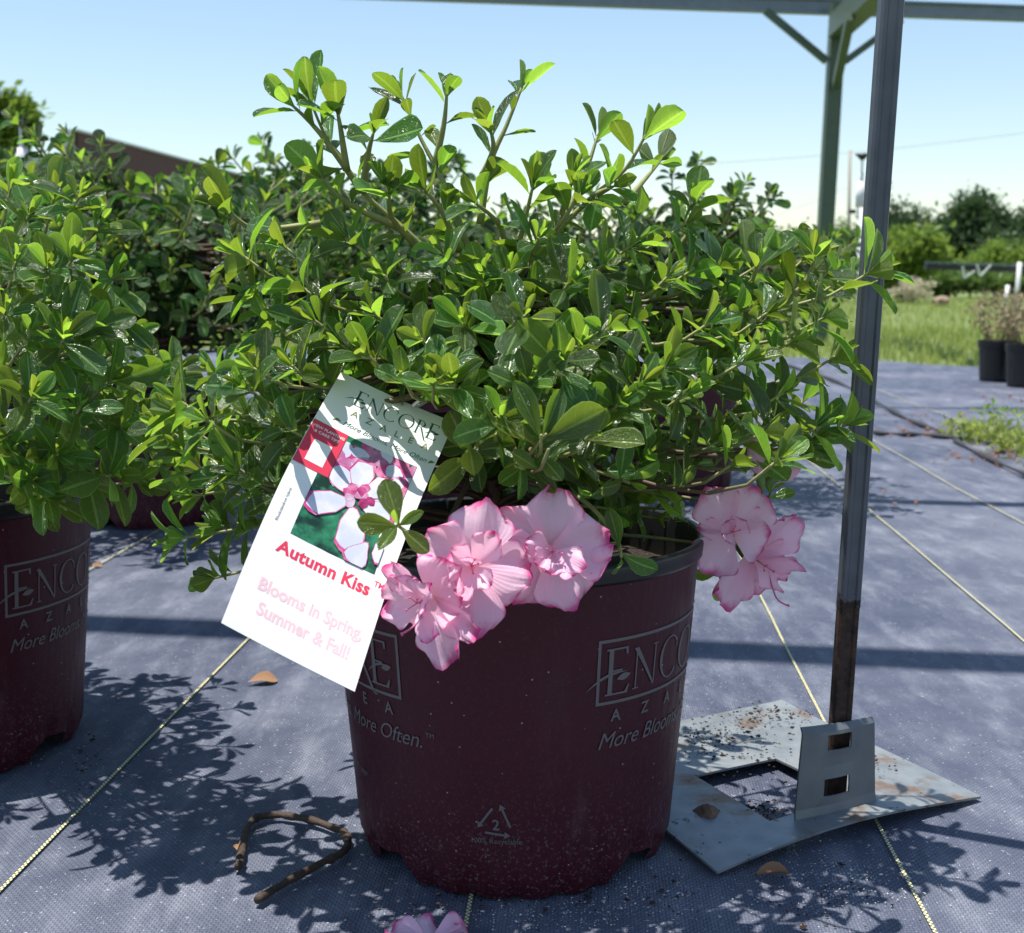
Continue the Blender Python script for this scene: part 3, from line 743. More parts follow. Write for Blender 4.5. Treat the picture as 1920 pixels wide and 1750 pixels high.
flower(885, 1062, .672, (-.05, -1, .25), [(5,132,112), (108,18,118), (-95,-50,112), (22,-122,120), (-55,50,80), (60,-20,70)], [(-30,-22,42), (38,-46,50), (30,30,36), (-24,28,40), (2,-12,32)], AZ, 4, lab='largest pink blossom, hanging a long petal over the pot')
flower(788, 1128, .655, (-.30, -1, .05), [(-72,-62,58), (-84,12,100), (48,122,92), (45,-72,105), (100,66,58), (-30,62,92), (70,5,90)], [(-24,-40,40), (14,-40,46), (22,6,40), (34,46,42)], AZ, 5, [(800, 1130, 0), (780, 1170, .012), (752, 1190, .015)], lab='pink blossom half turned away towards the white tag')
flower(1425, 1055, .842, (.45, -1, -.25), [(78,-78,92), (70,5,80), (-58,88,100), (5,85,92), (48,48,76), (22,-70,92)], [(34,4,40), (20,30,44), (38,-14,30)], AZ, 6, [(1440, 1070, .0), (1455, 1120, .012), (1477, 1136, .014)], lab='deeper pink blossom tucked under its neighbour beside the steel bar')
flower(1373, 998, .822, (-.12, -1, .18), [(-48,-78,92), (50,-78,108), (-48,76,92), (68,8,100), (-62,-8,40)], [(-6,-18,30), (16,-18,34), (-12,12,28)], AZ, 7, lab='flat pale pink blossom facing out beside the steel bar')
def bud(a, b, Y, r, root, lab):
    p0 = P(*a, Y); p1 = P(*b, Y-.004); m_ = MB(); n = 9; pts = [p0.lerp(p1, i/n) for i in range(n+1)]
    m_.tube(pts, [r*x for x in (.28, .55, .8, .95, 1, .96, .85, .65, .38, .06)], 10)
    uv = [((k % 10)/10*.5+.25, .25+.75*(k//10)/9) for k in range(len(m_.v))]
    o_ = link('flower_bud', mesh(m_.v, m_.f, True, uv), M_PETAL, root); o_['label'] = lab
    m_ = MB(); d = (p1-p0).normalized(); m_.tube([p0-d*.012, p0-d*.004, p0+d*.006], [.0012, .003, r*.62], 8); link('calyx', mesh(m_.v, m_.f), M_CALYX, o_)
bud((1425, 895), (1412, 812), .835, .0068, AZ, 'closed upright pink bud')
bud((1450, 898), (1505, 872), .850, .0062, AZ, 'closed pale pink bud leaning outwards')
bud((1098, 1062), (1150, 1022), .705, .0068, AZ, 'closed pink bud behind the open blossoms')
# fallen blossom on the cloth
fb = thing('fallen_blossom', G(805, 1752), 'fallen pink blossom lying flat on the fabric before the pot', 'blossom')
rngf = random.Random(9); c = G(805, 1758, .011)
for (dx, dy, w_) in [(-.026, .004, 90), (.026, .006, 100), (.002, .020, 110), (-.012, -.02, 90), (.02, -.018, 90)]:
    link('petal', petal(c, Vector((1, 0, 0)), Vector((0, 1, 0)), Vector((0, -.15, 1)).normalized(), dx/.00032, -dy/.00032, w_, .00032, rngf, depth=.005, lift=-.001, ruff=.0045), M_PETAL, fb)

# ------------------------------------------------------------------ plant tag
M_CARD = plain('tag_card', (.84, .84, .83), .38, 0, .02, 10)
def flat(name, c, rough=.4): return plain(name, c, rough, 0, .06, 120)
M_GREENINK, M_OLIVE, M_RED, M_PALE = flat('ink_green', (.012, .07, .055)), flat('ink_olive', (.16, .20, .05)), flat('ink_red', (.66, .04, .09)), flat('ink_pale', (.82, .54, .57))
def photo_mat():
    m = NT('printed_leaves'); c = m.coord('UV'); n = m.noise(c, 5, 4); v = m.voro(m.scale(c, (1, 1.5, 1)), 7)
    col = m.mix(m.step(n, .4, .65), (.006, .03, .02), (.03, .22, .11)); col = m.mix(m.step(v.outputs['Distance'], .12, .3, .6, 0), col, (.06, .30, .16))
    return m.set(color=col, rough=.35)
def pink_print(name, a, b, sc=9):
    m = NT(name); c = m.coord('UV'); n = m.noise(c, sc, 4); return m.set(color=m.mix(m.step(n, .38, .66), a, b), rough=.35)
M_PHOTO = photo_mat(); M_PP = pink_print('printed_petal', (.52, .55, .70), (.74, .70, .82), 4); M_PM = pink_print('printed_margin', (.50, .03, .18), (.60, .22, .38)); M_PD = pink_print('printed_heart', (.22, .01, .08), (.48, .06, .22)); M_PB = pink_print('printed_far_bloom', (.42, .12, .28), (.60, .45, .58), 5)
TW, TL = .082, .205
cTL, cTR, cBL, cBR = P(640, 697, .785), P(852, 792, .792), P(415, 1168, .640), P(665, 1297, .648)
def onT(s, t, off=0.0):
    """s 0..1 across, t 0..1 from the bottom up"""
    def pt(s, t): 
        p = (cBL*(1-s)+cBR*s)*(1-t)+(cTL*(1-s)+cTR*s)*t
        nn = Vector((-.2, -.75, .62)).normalized()
        return p+nn*(.010*math.sin(math.pi*t)*.8-.003*math.sin(math.pi*s))
    p = pt(s, t); a = pt(s+.01, t)-p; b = pt(s, t+.01)-p; n = a.cross(b).normalized(); n = n if n.y < 0 else -n
    return p+n*off
def tag_mesh(p2, off, scale=1.0, uv=True, sub=0):
    """p2 in card units: x 0..1 of width, y in the same unit (card is 2.5 high)"""
    V = [onT(x, y/2.35, off) for x, y in p2[0]]
    return mesh(V, p2[1], False, p2[0] if uv else None)
PT = thing('plant_tag', cBL, 'large white printed hang tag leaning against the pot', 'tag')
V = []; Fc = []; n = 16
for sgn in (0, 1):
    for j in range(n+1):
        for i in range(7): V.append(onT(i/6, j/n, -.0005*sgn))
N1 = 7*(n+1)
for j in range(n):
    for i in range(6):
        a = j*7+i; Fc.append((a, a+1, a+8, a+7)); Fc.append((N1+a, N1+a+7, N1+a+8, N1+a+1))
for j in range(n):
    for i in (0, 6): a = j*7+i; Fc.append((a, a+7, N1+a+7, N1+a) if i == 0 else (a, N1+a, N1+a+7, a+7))
for i in range(6):
    for j in (0, n): a = j*7+i; Fc.append((a, N1+a, N1+a+1, a+1) if j == 0 else (a, a+1, N1+a+1, N1+a))
card = link('card', mesh(V, Fc, False), M_CARD, PT)
def prt(name, p2, mat, off): return link(name, tag_mesh(p2, off), mat, card)
def gridrect(x0, y0, x1, y1, n=10):
    V = []; Fs = []
    for j in range(n+1):
        for i in range(n+1): V.append((x0+(x1-x0)*i/n, y0+(y1-y0)*j/n))
    for j in range(n):
        for i in range(n): a = j*(n+1)+i; Fs.append((a, a+1, a+n+2, a+n+1))
    return V, Fs
o4 = .00013
lg, _, lw = logo(.205, False); sc = .74/lw
prt('brand_lettering', shift(lg, .19, 2.10, sc), M_GREENINK, o4)
for i, c in enumerate('AZALEA'): prt('letter', shift(text2d(c, .085, bold=.001), .22+i*.122, 1.985), M_OLIVE, o4)
t_ = text2d('More Blooms, More Often', .105, shear=.3); tw = max(x for x, y in t_[0]); prt('slogan_lettering', shift(t_, .20, 1.87, .72/tw), M_GREENINK, o4)
prt('leaf_mark', comb(blade(.12, 1.87, .185, 1.89, .025, .2), blade(.935, 1.87, .99, 1.90, .025, .2)), M_OLIVE, o4)
prt('photo_panel', gridrect(.20, .82, .87, 1.80, 12), M_PHOTO, o4)
def ppet(cx, cy, ang, L, W, n=14, k=1.0):
    pts = []; fs = []
    for j, i in [(q, p_) for q in (1.0, .66, .33) for p_ in range(n)]:
        a = 2*math.pi*i/n; x = math.cos(a); y = math.sin(a); rr = 1+.07*math.sin(3*a+cx*40)+.05*math.sin(7*a+cy*31)
        px = L*.5+(x*L*.5*k)*rr*j; py = y*W*.5*k*rr*j*(.72+.35*x)
        X = cx+px*math.cos(ang)-py*math.sin(ang); Y = cy+px*math.sin(ang)+py*math.cos(ang)
        pts.append((min(.868, max(.202 if Y < 1.36 else .285, X)), min(1.798, max(.822, Y))))
    for r_ in (0, 1):
        fs += [(r_*n+i, r_*n+(i+1) % n, r_*n+n+(i+1) % n, r_*n+n+i) for i in range(n)]
    return pts, fs+[tuple(range(2*n, 3*n))]
rp = random.Random(2); lay = .00018
for (cx, cy) in ((.34, 1.60), (.50, 1.70), (.66, 1.72), (.80, 1.66), (.74, 1.48), (.40, 1.46), (.82, 1.30)):
    for q in range(6):
        prt('printed_petal', ppet(cx, cy, q*1.05+rp.uniform(-.2, .2), .15, .13), (M_PB, M_PM, M_PP)[(q+int(cx*10)) % 3], lay); lay += .000012
for (cx, cy, ang, L, W) in ((.52, 1.33, 2.6, .30, .26), (.52, 1.36, 1.7, .30, .26), (.55, 1.36, .75, .32, .26), (.56, 1.30, -.1, .30, .24), (.50, 1.28, -2.55, .36, .26), (.54, 1.26, -1.35, .40, .30), (.74, 1.02, -1.9, .24, .24), (.80, 1.06, -.9, .2, .2)):
    prt('printed_petal', ppet(cx, cy, R(0)+ang, L, W), M_PM, lay); lay += .00002
    prt('printed_petal', ppet(cx, cy, ang, L*.95, W, k=.91), M_PP, lay); lay += .00002
for q in range(12): prt('printed_petal', ppet(.53+.03*math.cos(q*2.1), 1.34+.03*math.sin(q*2.1), q*.9, .12-.004*q, .09), (M_PD, M_PM, M_PB)[q % 3], lay); lay += .00002
lay = .0003; prt('red_panel', gridrect(.004, 1.37, .28, 1.80, 6), M_RED, lay)
t1 = text2d('VIEW PLANTING', .05, bold=.0009, align='CENTER'); t2 = text2d('& CARE TIPS', .04, bold=.0007, align='CENTER')
prt('panel_lettering', comb(shift(t1, .142, 1.735, .68), shift(t2, .142, 1.69, .9)), M_CARD, lay+.00008)
prt('white_square', gridrect(.075, 1.425, .215, 1.63, 3), M_CARD, lay+.00008)
t_ = text2d('Autumn Kiss', .2, bold=.0075, space=1.05); tw = max(x for x, y in t_[0]); prt('variety_lettering', comb(shift(t_, .155, .655, .72/tw), shift(text2d('TM', .06, bold=.001), .89, .74)), M_RED, o4)
t_ = comb(shift(text2d('Blooms in Spring,', .13, bold=.004, align='CENTER'), .53, .34, .98), shift(text2d('Summer & Fall!', .13, bold=.004, align='CENTER'), .53, .175, .98)); xs = [x for x, y in t_[0]]
prt('season_lettering', ([(.53+(x-.53)*.80/(max(xs)-min(xs)), y) for x, y in t_[0]], t_[1]), M_PALE, o4)
t_ = text2d('Rhododendron hybrid', .032); vs = [(.09-y, .86+x*1.0) for x, y in t_[0]]; prt('small_lettering', (vs, t_[1]), M_INK, o4)
m_ = MB(); m_.tube(smoothpts([onT(.62, .985, .003), P(793, 745, .786), P(800, 728, .80), P(810, 745, .812), onT(.62, .99, -.003)], 5), .0011, 6); link('tie', mesh(m_.v, m_.f), M_CARD, PT)

# ------------------------------------------------------------------ steel bar and its base plate
def galv(name, a, b, stain=True):
    m = NT(name); c = m.coord(); v = m.voro(c, 60); n = m.noise(c, 9, 5); f = m.noise(m.scale(c, (1, 1, .06)), 260, 2)
    col = m.mix(m.math('ADD', m.math('MULTIPLY', v.outputs['Distance'], .5), m.math('MULTIPLY', n, .5)), a, b)
    if stain:
        col = m.mix(m.step(m.noise(c, 16, 5, .7), .52, .68), col, (.20, .13, .085)); col = m.mix(m.step(m.noise(c, 55, 5, .8), .60, .66), col, (.02, .017, .014))
    if name == 'galvanised_bar':
        zz = m.n('SeparateXYZ'); m.l(m.pos(), zz.inputs[0]); col = m.mix(m.step(m.math('ADD', zz.outputs[2], m.math('MULTIPLY', m.noise(c, 170, 4), -.045)), .150, .158, 1.0, 0.0), col, (.022, .012, .009))
    return m.set(color=col, metal=.45 if stain else .3, rough=m.step(n, .3, .7, .38, .6), normal=m.bump(m.math('ADD', n, m.math('MULTIPLY', f, .3)), .2, .002))
M_GALV = galv('galvanised_bar', (.066, .073, .088), (.13, .14, .165), False); M_PLATE = galv('galvanised_plate', (.17, .19, .205), (.33, .355, .36)); M_TAB = galv('bent_tab', (.10, .112, .12), (.17, .185, .195), False)
def rust_mat():
    m = NT('rust'); c = m.coord(); n = m.noise(c, 120, 5, .7); return m.set(color=m.mix(m.step(n, .3, .7), (.012, .008, .007), (.07, .035, .022)), rough=.8, normal=m.bump(n, .6, .002))
M_RUST = rust_mat()
b0 = P(1560, 1535, .905); b0.z = .0125; b1 = P(1667, 0, .86); bd = (b1-b0)
def bar_at(z): return b0+bd*((z-b0.z)/bd.z)
zr = PZ(1592, 1188, .15); 
BAR = thing('steel_bar', b0, 'slender grey steel bar leaning upright with rusty foot', 'bar')
def channel(p0, p1, wd, th, n=1):
    d = (p1-p0).normalized(); x = Vector((1, .18, 0)).normalized(); x = (x-d*x.dot(d)).normalized(); y = d.cross(x)
    if y.y > 0: y = -y
    prof = [(-wd/2, 0), (-wd/2, th*.75), (-wd/2+.0014, th), (-wd/2+.0042, th), (-wd/2+.0054, th-.0013), (wd/2-.0054, th-.0013), (wd/2-.0042, th), (wd/2-.0014, th), (wd/2, th*.75), (wd/2, 0)]
    k = len(prof); V = [p+x*a+y*b for p in (p0, p1) for a, b in prof]; Fc = [(i, (i+1) % k, k+(i+1) % k, k+i) for i in range(k)]+[tuple(reversed(range(k))), tuple(range(k, 2*k))]
    return mesh(V, Fc, False)
zsplit = .171
link('upper_bar', channel(bar_at(zsplit), bar_at(.92), .0166, .008), M_GALV, BAR); link('rusted_foot', channel(b0, bar_at(zsplit), .0160, .0076), M_RUST, BAR)
pF, pR, pB = G(1345, 1660), G(1838, 1513), G(1465, 1332); pLt = pF+(pB-pR)
BP = thing('base_plate', (pF+pB)/2, 'square galvanised base plate with bent-up slotted tab and litter', 'base plate')
ex, ey = (pR-pF), (pLt-pF)
def plp(a, b, up=0.0):
    q = pF+ex*a+ey*b; wv = .007*math.sin(a*math.pi*1.1+.2)*(1-b)**2+.006*b+.004*math.sin(b*3+a*2)
    q.z = .0085+max(0, wv)+up; return q
h0a, h0b = (.275, .13), (.60, .52)   # hole: a range, b range
As = [0, .1, .2, .275, .38, .5, .60, .7, .8, .9, 1]; Bs = [0, .05, .09, .13, .2, .3, .4, .52, .65, .8, 1]
V = []; Fc = []; na, nb_ = len(As), len(Bs)
for up in (.0, -.0018):
    for b in Bs:
        for a in As: V.append(plp(a, b, up))
NN = na*nb_; cell = set()
for j in range(nb_-1):
    for i in range(na-1):
        if As[i] >= .275 and As[i+1] <= .601 and Bs[j] >= .13 and Bs[j+1] <= .521: continue
        cell.add((i, j))
for (i, j) in cell:
    a = j*na+i; Fc.append((a, a+1, a+na+1, a+na)); Fc.append((NN+a, NN+a+na, NN+a+na+1, NN+a+1))
    for (di, dj, p, q) in ((-1, 0, a+na, a), (1, 0, a+1, a+na+1), (0, -1, a, a+1), (0, 1, a+na+1, a+na)):
        if (i+di, j+dj) not in cell: Fc.append((p, NN+p, NN+q, q))
link('sheet', mesh(V, Fc, False), M_PLATE, BP)
tl, trr, bl, br = P(1507, 1366, .868), P(1640, 1345, .905), P(1487, 1588, .855), P(1640, 1537, .893)
bl.z = br.z = .011
tn = (br-bl).cross(tl-bl).normalized(); tn = tn if tn.y < 0 else -tn
slots = [(.31, .63, .74, .90), (.30, .62, .27, .45)]
def tabp(s, t, off=0):
    p = (bl*(1-s)+br*s)*(1-t)+(tl*(1-s)+trr*s)*t
    bul = .0
    for (s0, s1, t0, t1) in slots:
        ds = max(0, 1-abs((s-(s0+s1)/2)/((s1-s0)*.75))**2); dt = max(0, 1-abs((t-(t0+t1)/2)/((t1-t0)*1.1))**2); bul += .0035*ds*dt
    return p+tn*(.003*math.sin(math.pi*s)+bul*.4+.006*max(0, .12-t)/.12-.0025*max(0, t-.94)/.06+off)
Ss = [0, .1, .2, .30, .31, .4, .5, .62, .63, .70, .78, .85, .93, 1]; Ts = [0, .05, .1, .18, .27, .35, .40, .45, .58, .66, .74, .81, .86, .90, .94, .97, 1]
V = []; Fc = []; na, nb_ = len(Ss), len(Ts)
for off in (0, -.0016):
    for t in Ts:
        for s in Ss: V.append(tabp(s, t, off))
NN = na*nb_; cell = set()
for j in range(nb_-1):
    for i in range(na-1):
        sc_, tc_ = (Ss[i]+Ss[i+1])/2, (Ts[j]+Ts[j+1])/2
        if any(s0 < sc_ < s1 and t0 < tc_ < t1 for s0, s1, t0, t1 in slots): continue
        cell.add((i, j))
for (i, j) in cell:
    a = j*na+i; Fc.append((a, a+1, a+na+1, a+na)); Fc.append((NN+a, NN+a+na, NN+a+na+1, NN+a+1))
    for (di, dj, p, q) in ((-1, 0, a+na, a), (1, 0, a+1, a+na+1), (0, -1, a, a+1), (0, 1, a+na+1, a+na)):
        if (i+di, j+dj) not in cell: Fc.append((p, NN+p, NN+q, q))
link('slotted_tab', mesh(V, Fc, False), M_TAB, BP)

# ------------------------------------------------------------------ litter on the cloth
M_BARK = plain('twig_bark', (.05, .03, .02), .8, 0, .6, 160, .8); M_DEAD = plain('dead_leaf', (.26, .13, .055), .6, 0, .4, 60, .4); M_CHIP = plain('bark_chip', (.24, .10, .055), .75, 0, .4, 80, .5); M_CLOD = plain('soil_clod', (.14, .085, .06), .9, 0, .4, 120, .9)
tw = [(448, 1625), (452, 1600), (462, 1555), (480, 1534), (520, 1528), (570, 1535), (620, 1550), (648, 1562), (652, 1582), (643, 1598), (600, 1620), (540, 1652), (482, 1688)]
tp = [G(x, y, .010) for x, y in tw]; m_ = MB(); sm = smoothpts(tp, 5); rr = random.Random(4)
m_.tube([p+Vector((rr.uniform(-1, 1), rr.uniform(-1, 1), rr.uniform(-.3, .3)))*.0005 for p in sm], [.0027*(1+rr.uniform(-.16, .16)+(.25 if i % 11 == 4 else 0)) for i in range(len(sm))], 10); TWG = link('bent_twig', mesh(m_.v, m_.f), M_BARK); tag(TWG, 'dark bent twig folded in a U beside the tagged pot', 'twig')
ME_DEAD = [leaf_mesh('dead_leaf', .62, .22, .75, .5, mat=M_DEAD), leaf_mesh('dead_leaf', .5, .3, .4, -.6, mat=M_DEAD)]
def curled(name, c, ln, wd, rot, mat, label, cat, group=None, curl=.35, seed=1):
    o_ = link(name, ME_DEAD[seed % 2]); o_.location = c+Vector((0, 0, .0075)); o_.rotation_euler = (.26, (seed % 3-1)*.25, rot-1.4); o_.scale = (ln, ln, ln); return tag(o_, label, cat, group)
curled('dead_leaf', G(463, 1294), .030, .020, .25, M_DEAD, 'curled tan dead leaf lying just off the yellow thread in sun', 'leaf', curl=.42)
curled('dead_leaf', G(1412, 1660), .024, .010, -.2, M_DEAD, 'flat brown dead leaf beside the front edge of the base plate', 'leaf', curl=.3, seed=2)
curled('dead_leaf', G(640, 1590, .012), .010, .011, 1.2, M_DEAD, 'small orange dead leaf resting on the bent twig', 'leaf', curl=.3, seed=3)
curled('dead_leaf', G(170, 1071), .016, .008, .2, M_DEAD, 'small brown dead leaf where the yellow thread meets the neighbouring pot', 'leaf', seed=5)
curled('dead_leaf', G(445, 1614, .012), .009, .008, 1.5, M_DEAD, 'orange dead leaf scrap at the free end of the bent twig', 'leaf', seed=6)
def lump(name, c, r, mat, label=None, cat=None, seed=1, sq=.75):
    bm = bmesh.new(); bmesh.ops.create_icosphere(bm, subdivisions=2, radius=r); rr = random.Random(seed); ph = [rr.uniform(0, 6) for _ in range(6)]
    for v in bm.verts:
        d = v.co.normalized(); f = 1+.22*math.sin(d.x*3.1+ph[0])*math.sin(d.y*2.7+ph[1])+.14*math.sin(d.z*5+ph[2])+rr.uniform(-.07, .07); v.co *= f; v.co.z *= sq
    me = bpy.data.meshes.new(name); bm.to_mesh(me); bm.free(); o_ = link(name, me, mat); o_.location = c+Vector((0, 0, r*sq*.8)); 
    if label: tag(o_, label, cat)
    return o_
lump('soil_clod', G(1326, 1536, .011), .0085, M_CLOD, 'brown soil clod lying on the base plate', 'clod', 3)
def scatter(name, spots, mat, label, cat='litter', seed=1, sz=(.0008, .003), z=.006):
    rr = random.Random(seed); mm = MB()
    for (px, py, sx, sy, n, zz) in spots:
        for _ in range(n):
            q = G(rr.gauss(px, sx), rr.gauss(py, sy), zz); s_ = rr.uniform(*sz)*(1 if rr.random() < .9 else 1.8); a = rr.uniform(0, 6.28)
            Mx = Matrix.Rotation(a, 3, 'Z') @ Matrix.Rotation(rr.uniform(-.5, .5), 3, 'X')
            nn = len(mm.v); hx, hy, hz = s_*rr.uniform(.4, 1), s_*rr.uniform(.3, .8), s_*rr.uniform(.2, .5)
            for d_ in ((1, 0, 0), (-1, 0, 0), (.2, 1, .1), (-.2, -1, -.1), (.1, -.1, 1), (-.1, .2, -1)): mm.v.append(q+Vector((0, 0, hz*.6))+Mx @ Vector((d_[0]*hx*rr.uniform(.6, 1.2), d_[1]*hy*rr.uniform(.6, 1.2), d_[2]*hz*rr.uniform(.6, 1.1))))
            for t3 in ((0, 2, 4), (2, 1, 4), (1, 3, 4), (3, 0, 4), (2, 0, 5), (1, 2, 5), (3, 1, 5), (0, 3, 5)): mm.f.append(tuple(nn+k_ for k_ in t3))
    o_ = mm.build(name, mat); tag(o_, label, cat, None, 'stuff'); return o_
scatter('soil_crumbs', [(1420, 1525, 28, 16, 170, .010), (1330, 1380, 40, 14, 170, .016), (1400, 1395, 60, 25, 120, .016), (1440, 1340, 40, 8, 120, .018), (1310, 1430, 40, 25, 120, .014), (1380, 1590, 60, 30, 50, .010), (1300, 1500, 30, 14, 60, .014), (1640, 1430, 25, 14, 40, .014), (1440, 1550, 20, 14, 70, .008), (1560, 1690, 60, 30, 70, .005), (165, 1430, 14, 25, 40, .005), (960, 1690, 130, 10, 70, .006), (1240, 1690, 40, 25, 30, .005)], M_SOIL, 'dark soil crumbs scattered round the pot and base plate', seed=3, sz=(.0007, .0026))
M_SAND = plain('sand_grain', (.55, .52, .48), .6, 0, .3, 500)
scatter('sand_grains', [(1580, 1650, 70, 35, 380, .0055), (1230, 1680, 90, 35, 260, .0055), (900, 1725, 160, 15, 200, .0055), (1100, 1700, 100, 25, 200, .0055), (140, 1450, 50, 40, 120, .0055), (1480, 1540, 60, 20, 50, .011)], M_SAND, 'pale sand grains scattered on the fabric', seed=4, sz=(.0004, .0011))
scatter('bark_chips', [(690, 1678, 22, 24, 12, .006), (640, 1735, 10, 8, 2, .006), (800, 1700, 120, 25, 10, .006), (1330, 1690, 160, 30, 8, .006), (300, 1400, 120, 120, 8, .006)], M_CHIP, 'small orange bark chips on the fabric', seed=6, sz=(.0010, .0022))
scatter('dry_litter', [(1760, 812, 50, 5, 90, .008), (1850, 855, 40, 8, 70, .010), (1720, 790, 40, 10, 30, .008), (1880, 745, 30, 5, 40, .008), (1660, 830, 200, 60, 20, .008), (1560, 900, 200, 80, 20, .008)], M_CHIP, 'brown leaf litter caught along the fabric seam', seed=8, sz=(.003, .009))

# fabric seams (raised folded edges)
M_SEAM = plain('seam_edge', (.03, .03, .034), .7, 0, .4, 60)
for pl in ([(1470, 683), (1560, 712), (1640, 752), (1700, 785), (1760, 808), (1800, 825)], [(1440, 806), (1600, 807), (1660, 813), (1730, 815), (1800, 822)], [(1790, 826), (1850, 858), (1960, 905)]):
    m_ = MB(); pts = smoothpts([G(x, y, .012) for x, y in pl], 6); m_.tube(pts, [.0055+.003*math.sin(i*1.3) for i in range(len(pts))], 7); link('folded_seam', mesh(m_.v, m_.f), M_SEAM, FAB)

# ------------------------------------------------------------------ grass, weeds, far plants
def blades(regions, seed, mat, name, label, hmin, hmax, wd, lean=.5):
    rr = np.random.RandomState(seed); VV = []; 
    for (x0, x1, y0, y1, n) in regions:
        x = rr.uniform(x0, x1, n); y = y0*(y1/y0)**rr.uniform(0, 1, n) if y0 > 0 else rr.uniform(y0, y1, n)
        ey = np.interp(x, [-9]+[e.x for e in EDGE]+[9], [8.2]+[e.y for e in EDGE]+[4.7])+.03*np.sin(x*9)
        k = y > ey-.05; x = x[k]; y = y[k]; n = len(x)
        h = rr.uniform(hmin, hmax, n)*(1+y*.02); a = rr.uniform(0, 6.28, n); l = rr.uniform(0, lean, n)*h; ww = wd*(1+y*.10)*rr.uniform(.6, 1.3, n)
        dx, dy = np.cos(a), np.sin(a); z0 = np.full(n, -.012)
        p = lambda t, s: np.stack([x+dx*l*t*t-dy*ww*s, y+dy*l*t*t+dx*ww*s, z0+h*t*(1-.25*t*l/h)], 1)
        VV.append(np.stack([p(0, -.5), p(0, .5), p(.55, .4), p(.55, -.4), p(1, 0)], 1))
    A = np.concatenate(VV).reshape(-1, 3); n = len(A)//5; base = np.arange(n)*5
    fs = [(b, b+1, b+2, b+3) for b in base]+[(b+3, b+2, b+4) for b in base]
    o_ = link(name, mesh(A.tolist(), fs), mat); tag(o_, label, 'grass', None, 'stuff'); return o_
def foliage_mat(name, a, b, tr, twt=.35):
    m = NT(name); r_ = m.n('NewGeometry').outputs['Random Per Island']; c = m.mix(r_, a, b); m.set(color=c, rough=.5, spec=.3)
    t = m.n('BsdfTranslucent'); t.inputs[0].default_value = (*tr, 1); mx = m.n('MixShader'); mx.inputs[0].default_value = twt
    m.l(m.b.outputs[0], mx.inputs[1]); m.l(t.outputs[0], mx.inputs[2]); m.l(mx.outputs[0], m.out.inputs[0]); return m.m
M_GRASS = foliage_mat('grass_blade', (.13, .20, .035), (.36, .38, .13), (.44, .52, .11), .4); M_DRY = foliage_mat('dry_stem', (.22, .17, .09), (.34, .28, .16), (.35, .3, .15), .2)
blades([(-4, 9, 4.6, 11, 42000), (-6, 16, 10, 30, 26000)], 3, M_GRASS, 'grass', 'sunlit mown grass beyond the weed fabric', .035, .085, .0045)
def leaf_cloud(c, rad, n, size, seed, up=.3, clumps=0):
    """leaf-sized faces through an ellipsoid, gathered in clumps"""
    rr = np.random.RandomState(seed)
    if clumps:
        d = rr.normal(size=(clumps, 3)); d /= np.linalg.norm(d, axis=1)[:, None]; cc = d*(rr.uniform(.35, .95, (clumps, 1)))
        idx = rr.randint(0, clumps, n); q = cc[idx]+rr.normal(size=(n, 3))*rr.uniform(.10, .22, (clumps, 1))[idx]
    else:
        d = rr.normal(size=(n, 3)); d /= np.linalg.norm(d, axis=1)[:, None]; q = d*rr.uniform(.3, 1, (n, 1))**.6
    p = np.array(c)+q*np.array(rad); t = rr.normal(size=(n, 3)); t[:, 2] += up; t /= np.linalg.norm(t, axis=1)[:, None]
    s = np.cross(t, rr.normal(size=(n, 3))); s /= np.linalg.norm(s, axis=1)[:, None]; L = size*rr.uniform(.6, 1.4, (n, 1)); W = L*.42
    V = np.stack([p, p+t*L*.5+s*W*.5, p+t*L, p+t*L*.5-s*W*.5], 1).reshape(-1, 3)
    return V
def tree(name, base, h, rad, cz, mat, label, seed, n=3000, size=.25, clumps=26, trunk_r=.15, cat='tree', group=None):
    t = thing(name, base, label, cat, group); base = Vector(base); rr = random.Random(seed)
    m_ = MB(); top = base+Vector((0, 0, cz)); m_.tube([base-Vector((0, 0, .1)), base.lerp(top, .5)+Vector((rr.uniform(-.1, .1)*rad[0], 0, 0)), top+Vector((0, 0, rad[2]*.6))], [trunk_r, trunk_r*.75, trunk_r*.25], 7)
    for k in range(7):
        a = rr.uniform(0, 6.28); q = base.lerp(top, rr.uniform(.5, 1.05)); m_.tube([q, q+Vector((math.cos(a)*rad[0]*.4, math.sin(a)*rad[1]*.4, rad[2]*.25)), q+Vector((math.cos(a)*rad[0]*.8, math.sin(a)*rad[1]*.8, rad[2]*.55))], [trunk_r*.4, trunk_r*.25, trunk_r*.08], 5)
    link('trunk', mesh(m_.v, m_.f), M_BARK, t)
    V = leaf_cloud(top, rad, n, size, seed, .2, clumps); k = len(V)//4
    link('crown', mesh(V.tolist(), [(4*i, 4*i+1, 4*i+2, 4*i+3) for i in range(k)], False), mat, t); return t
M_PINE = foliage_mat('pine_needles', (.022, .052, .020), (.06, .105, .040), (.10, .18, .05), .25); M_LIME = foliage_mat('lime_leaves', (.08, .15, .022), (.18, .26, .045), (.30, .42, .06), .38); M_MID = foliage_mat('mid_leaves', (.05, .10, .025), (.12, .19, .05), (.2, .32, .06), .35); M_CREAM = foliage_mat('cream_bloom', (.5, .46, .33), (.68, .62, .47), (.5, .45, .3), .3)
def at(px, py, Y): return P(px, py, Y)
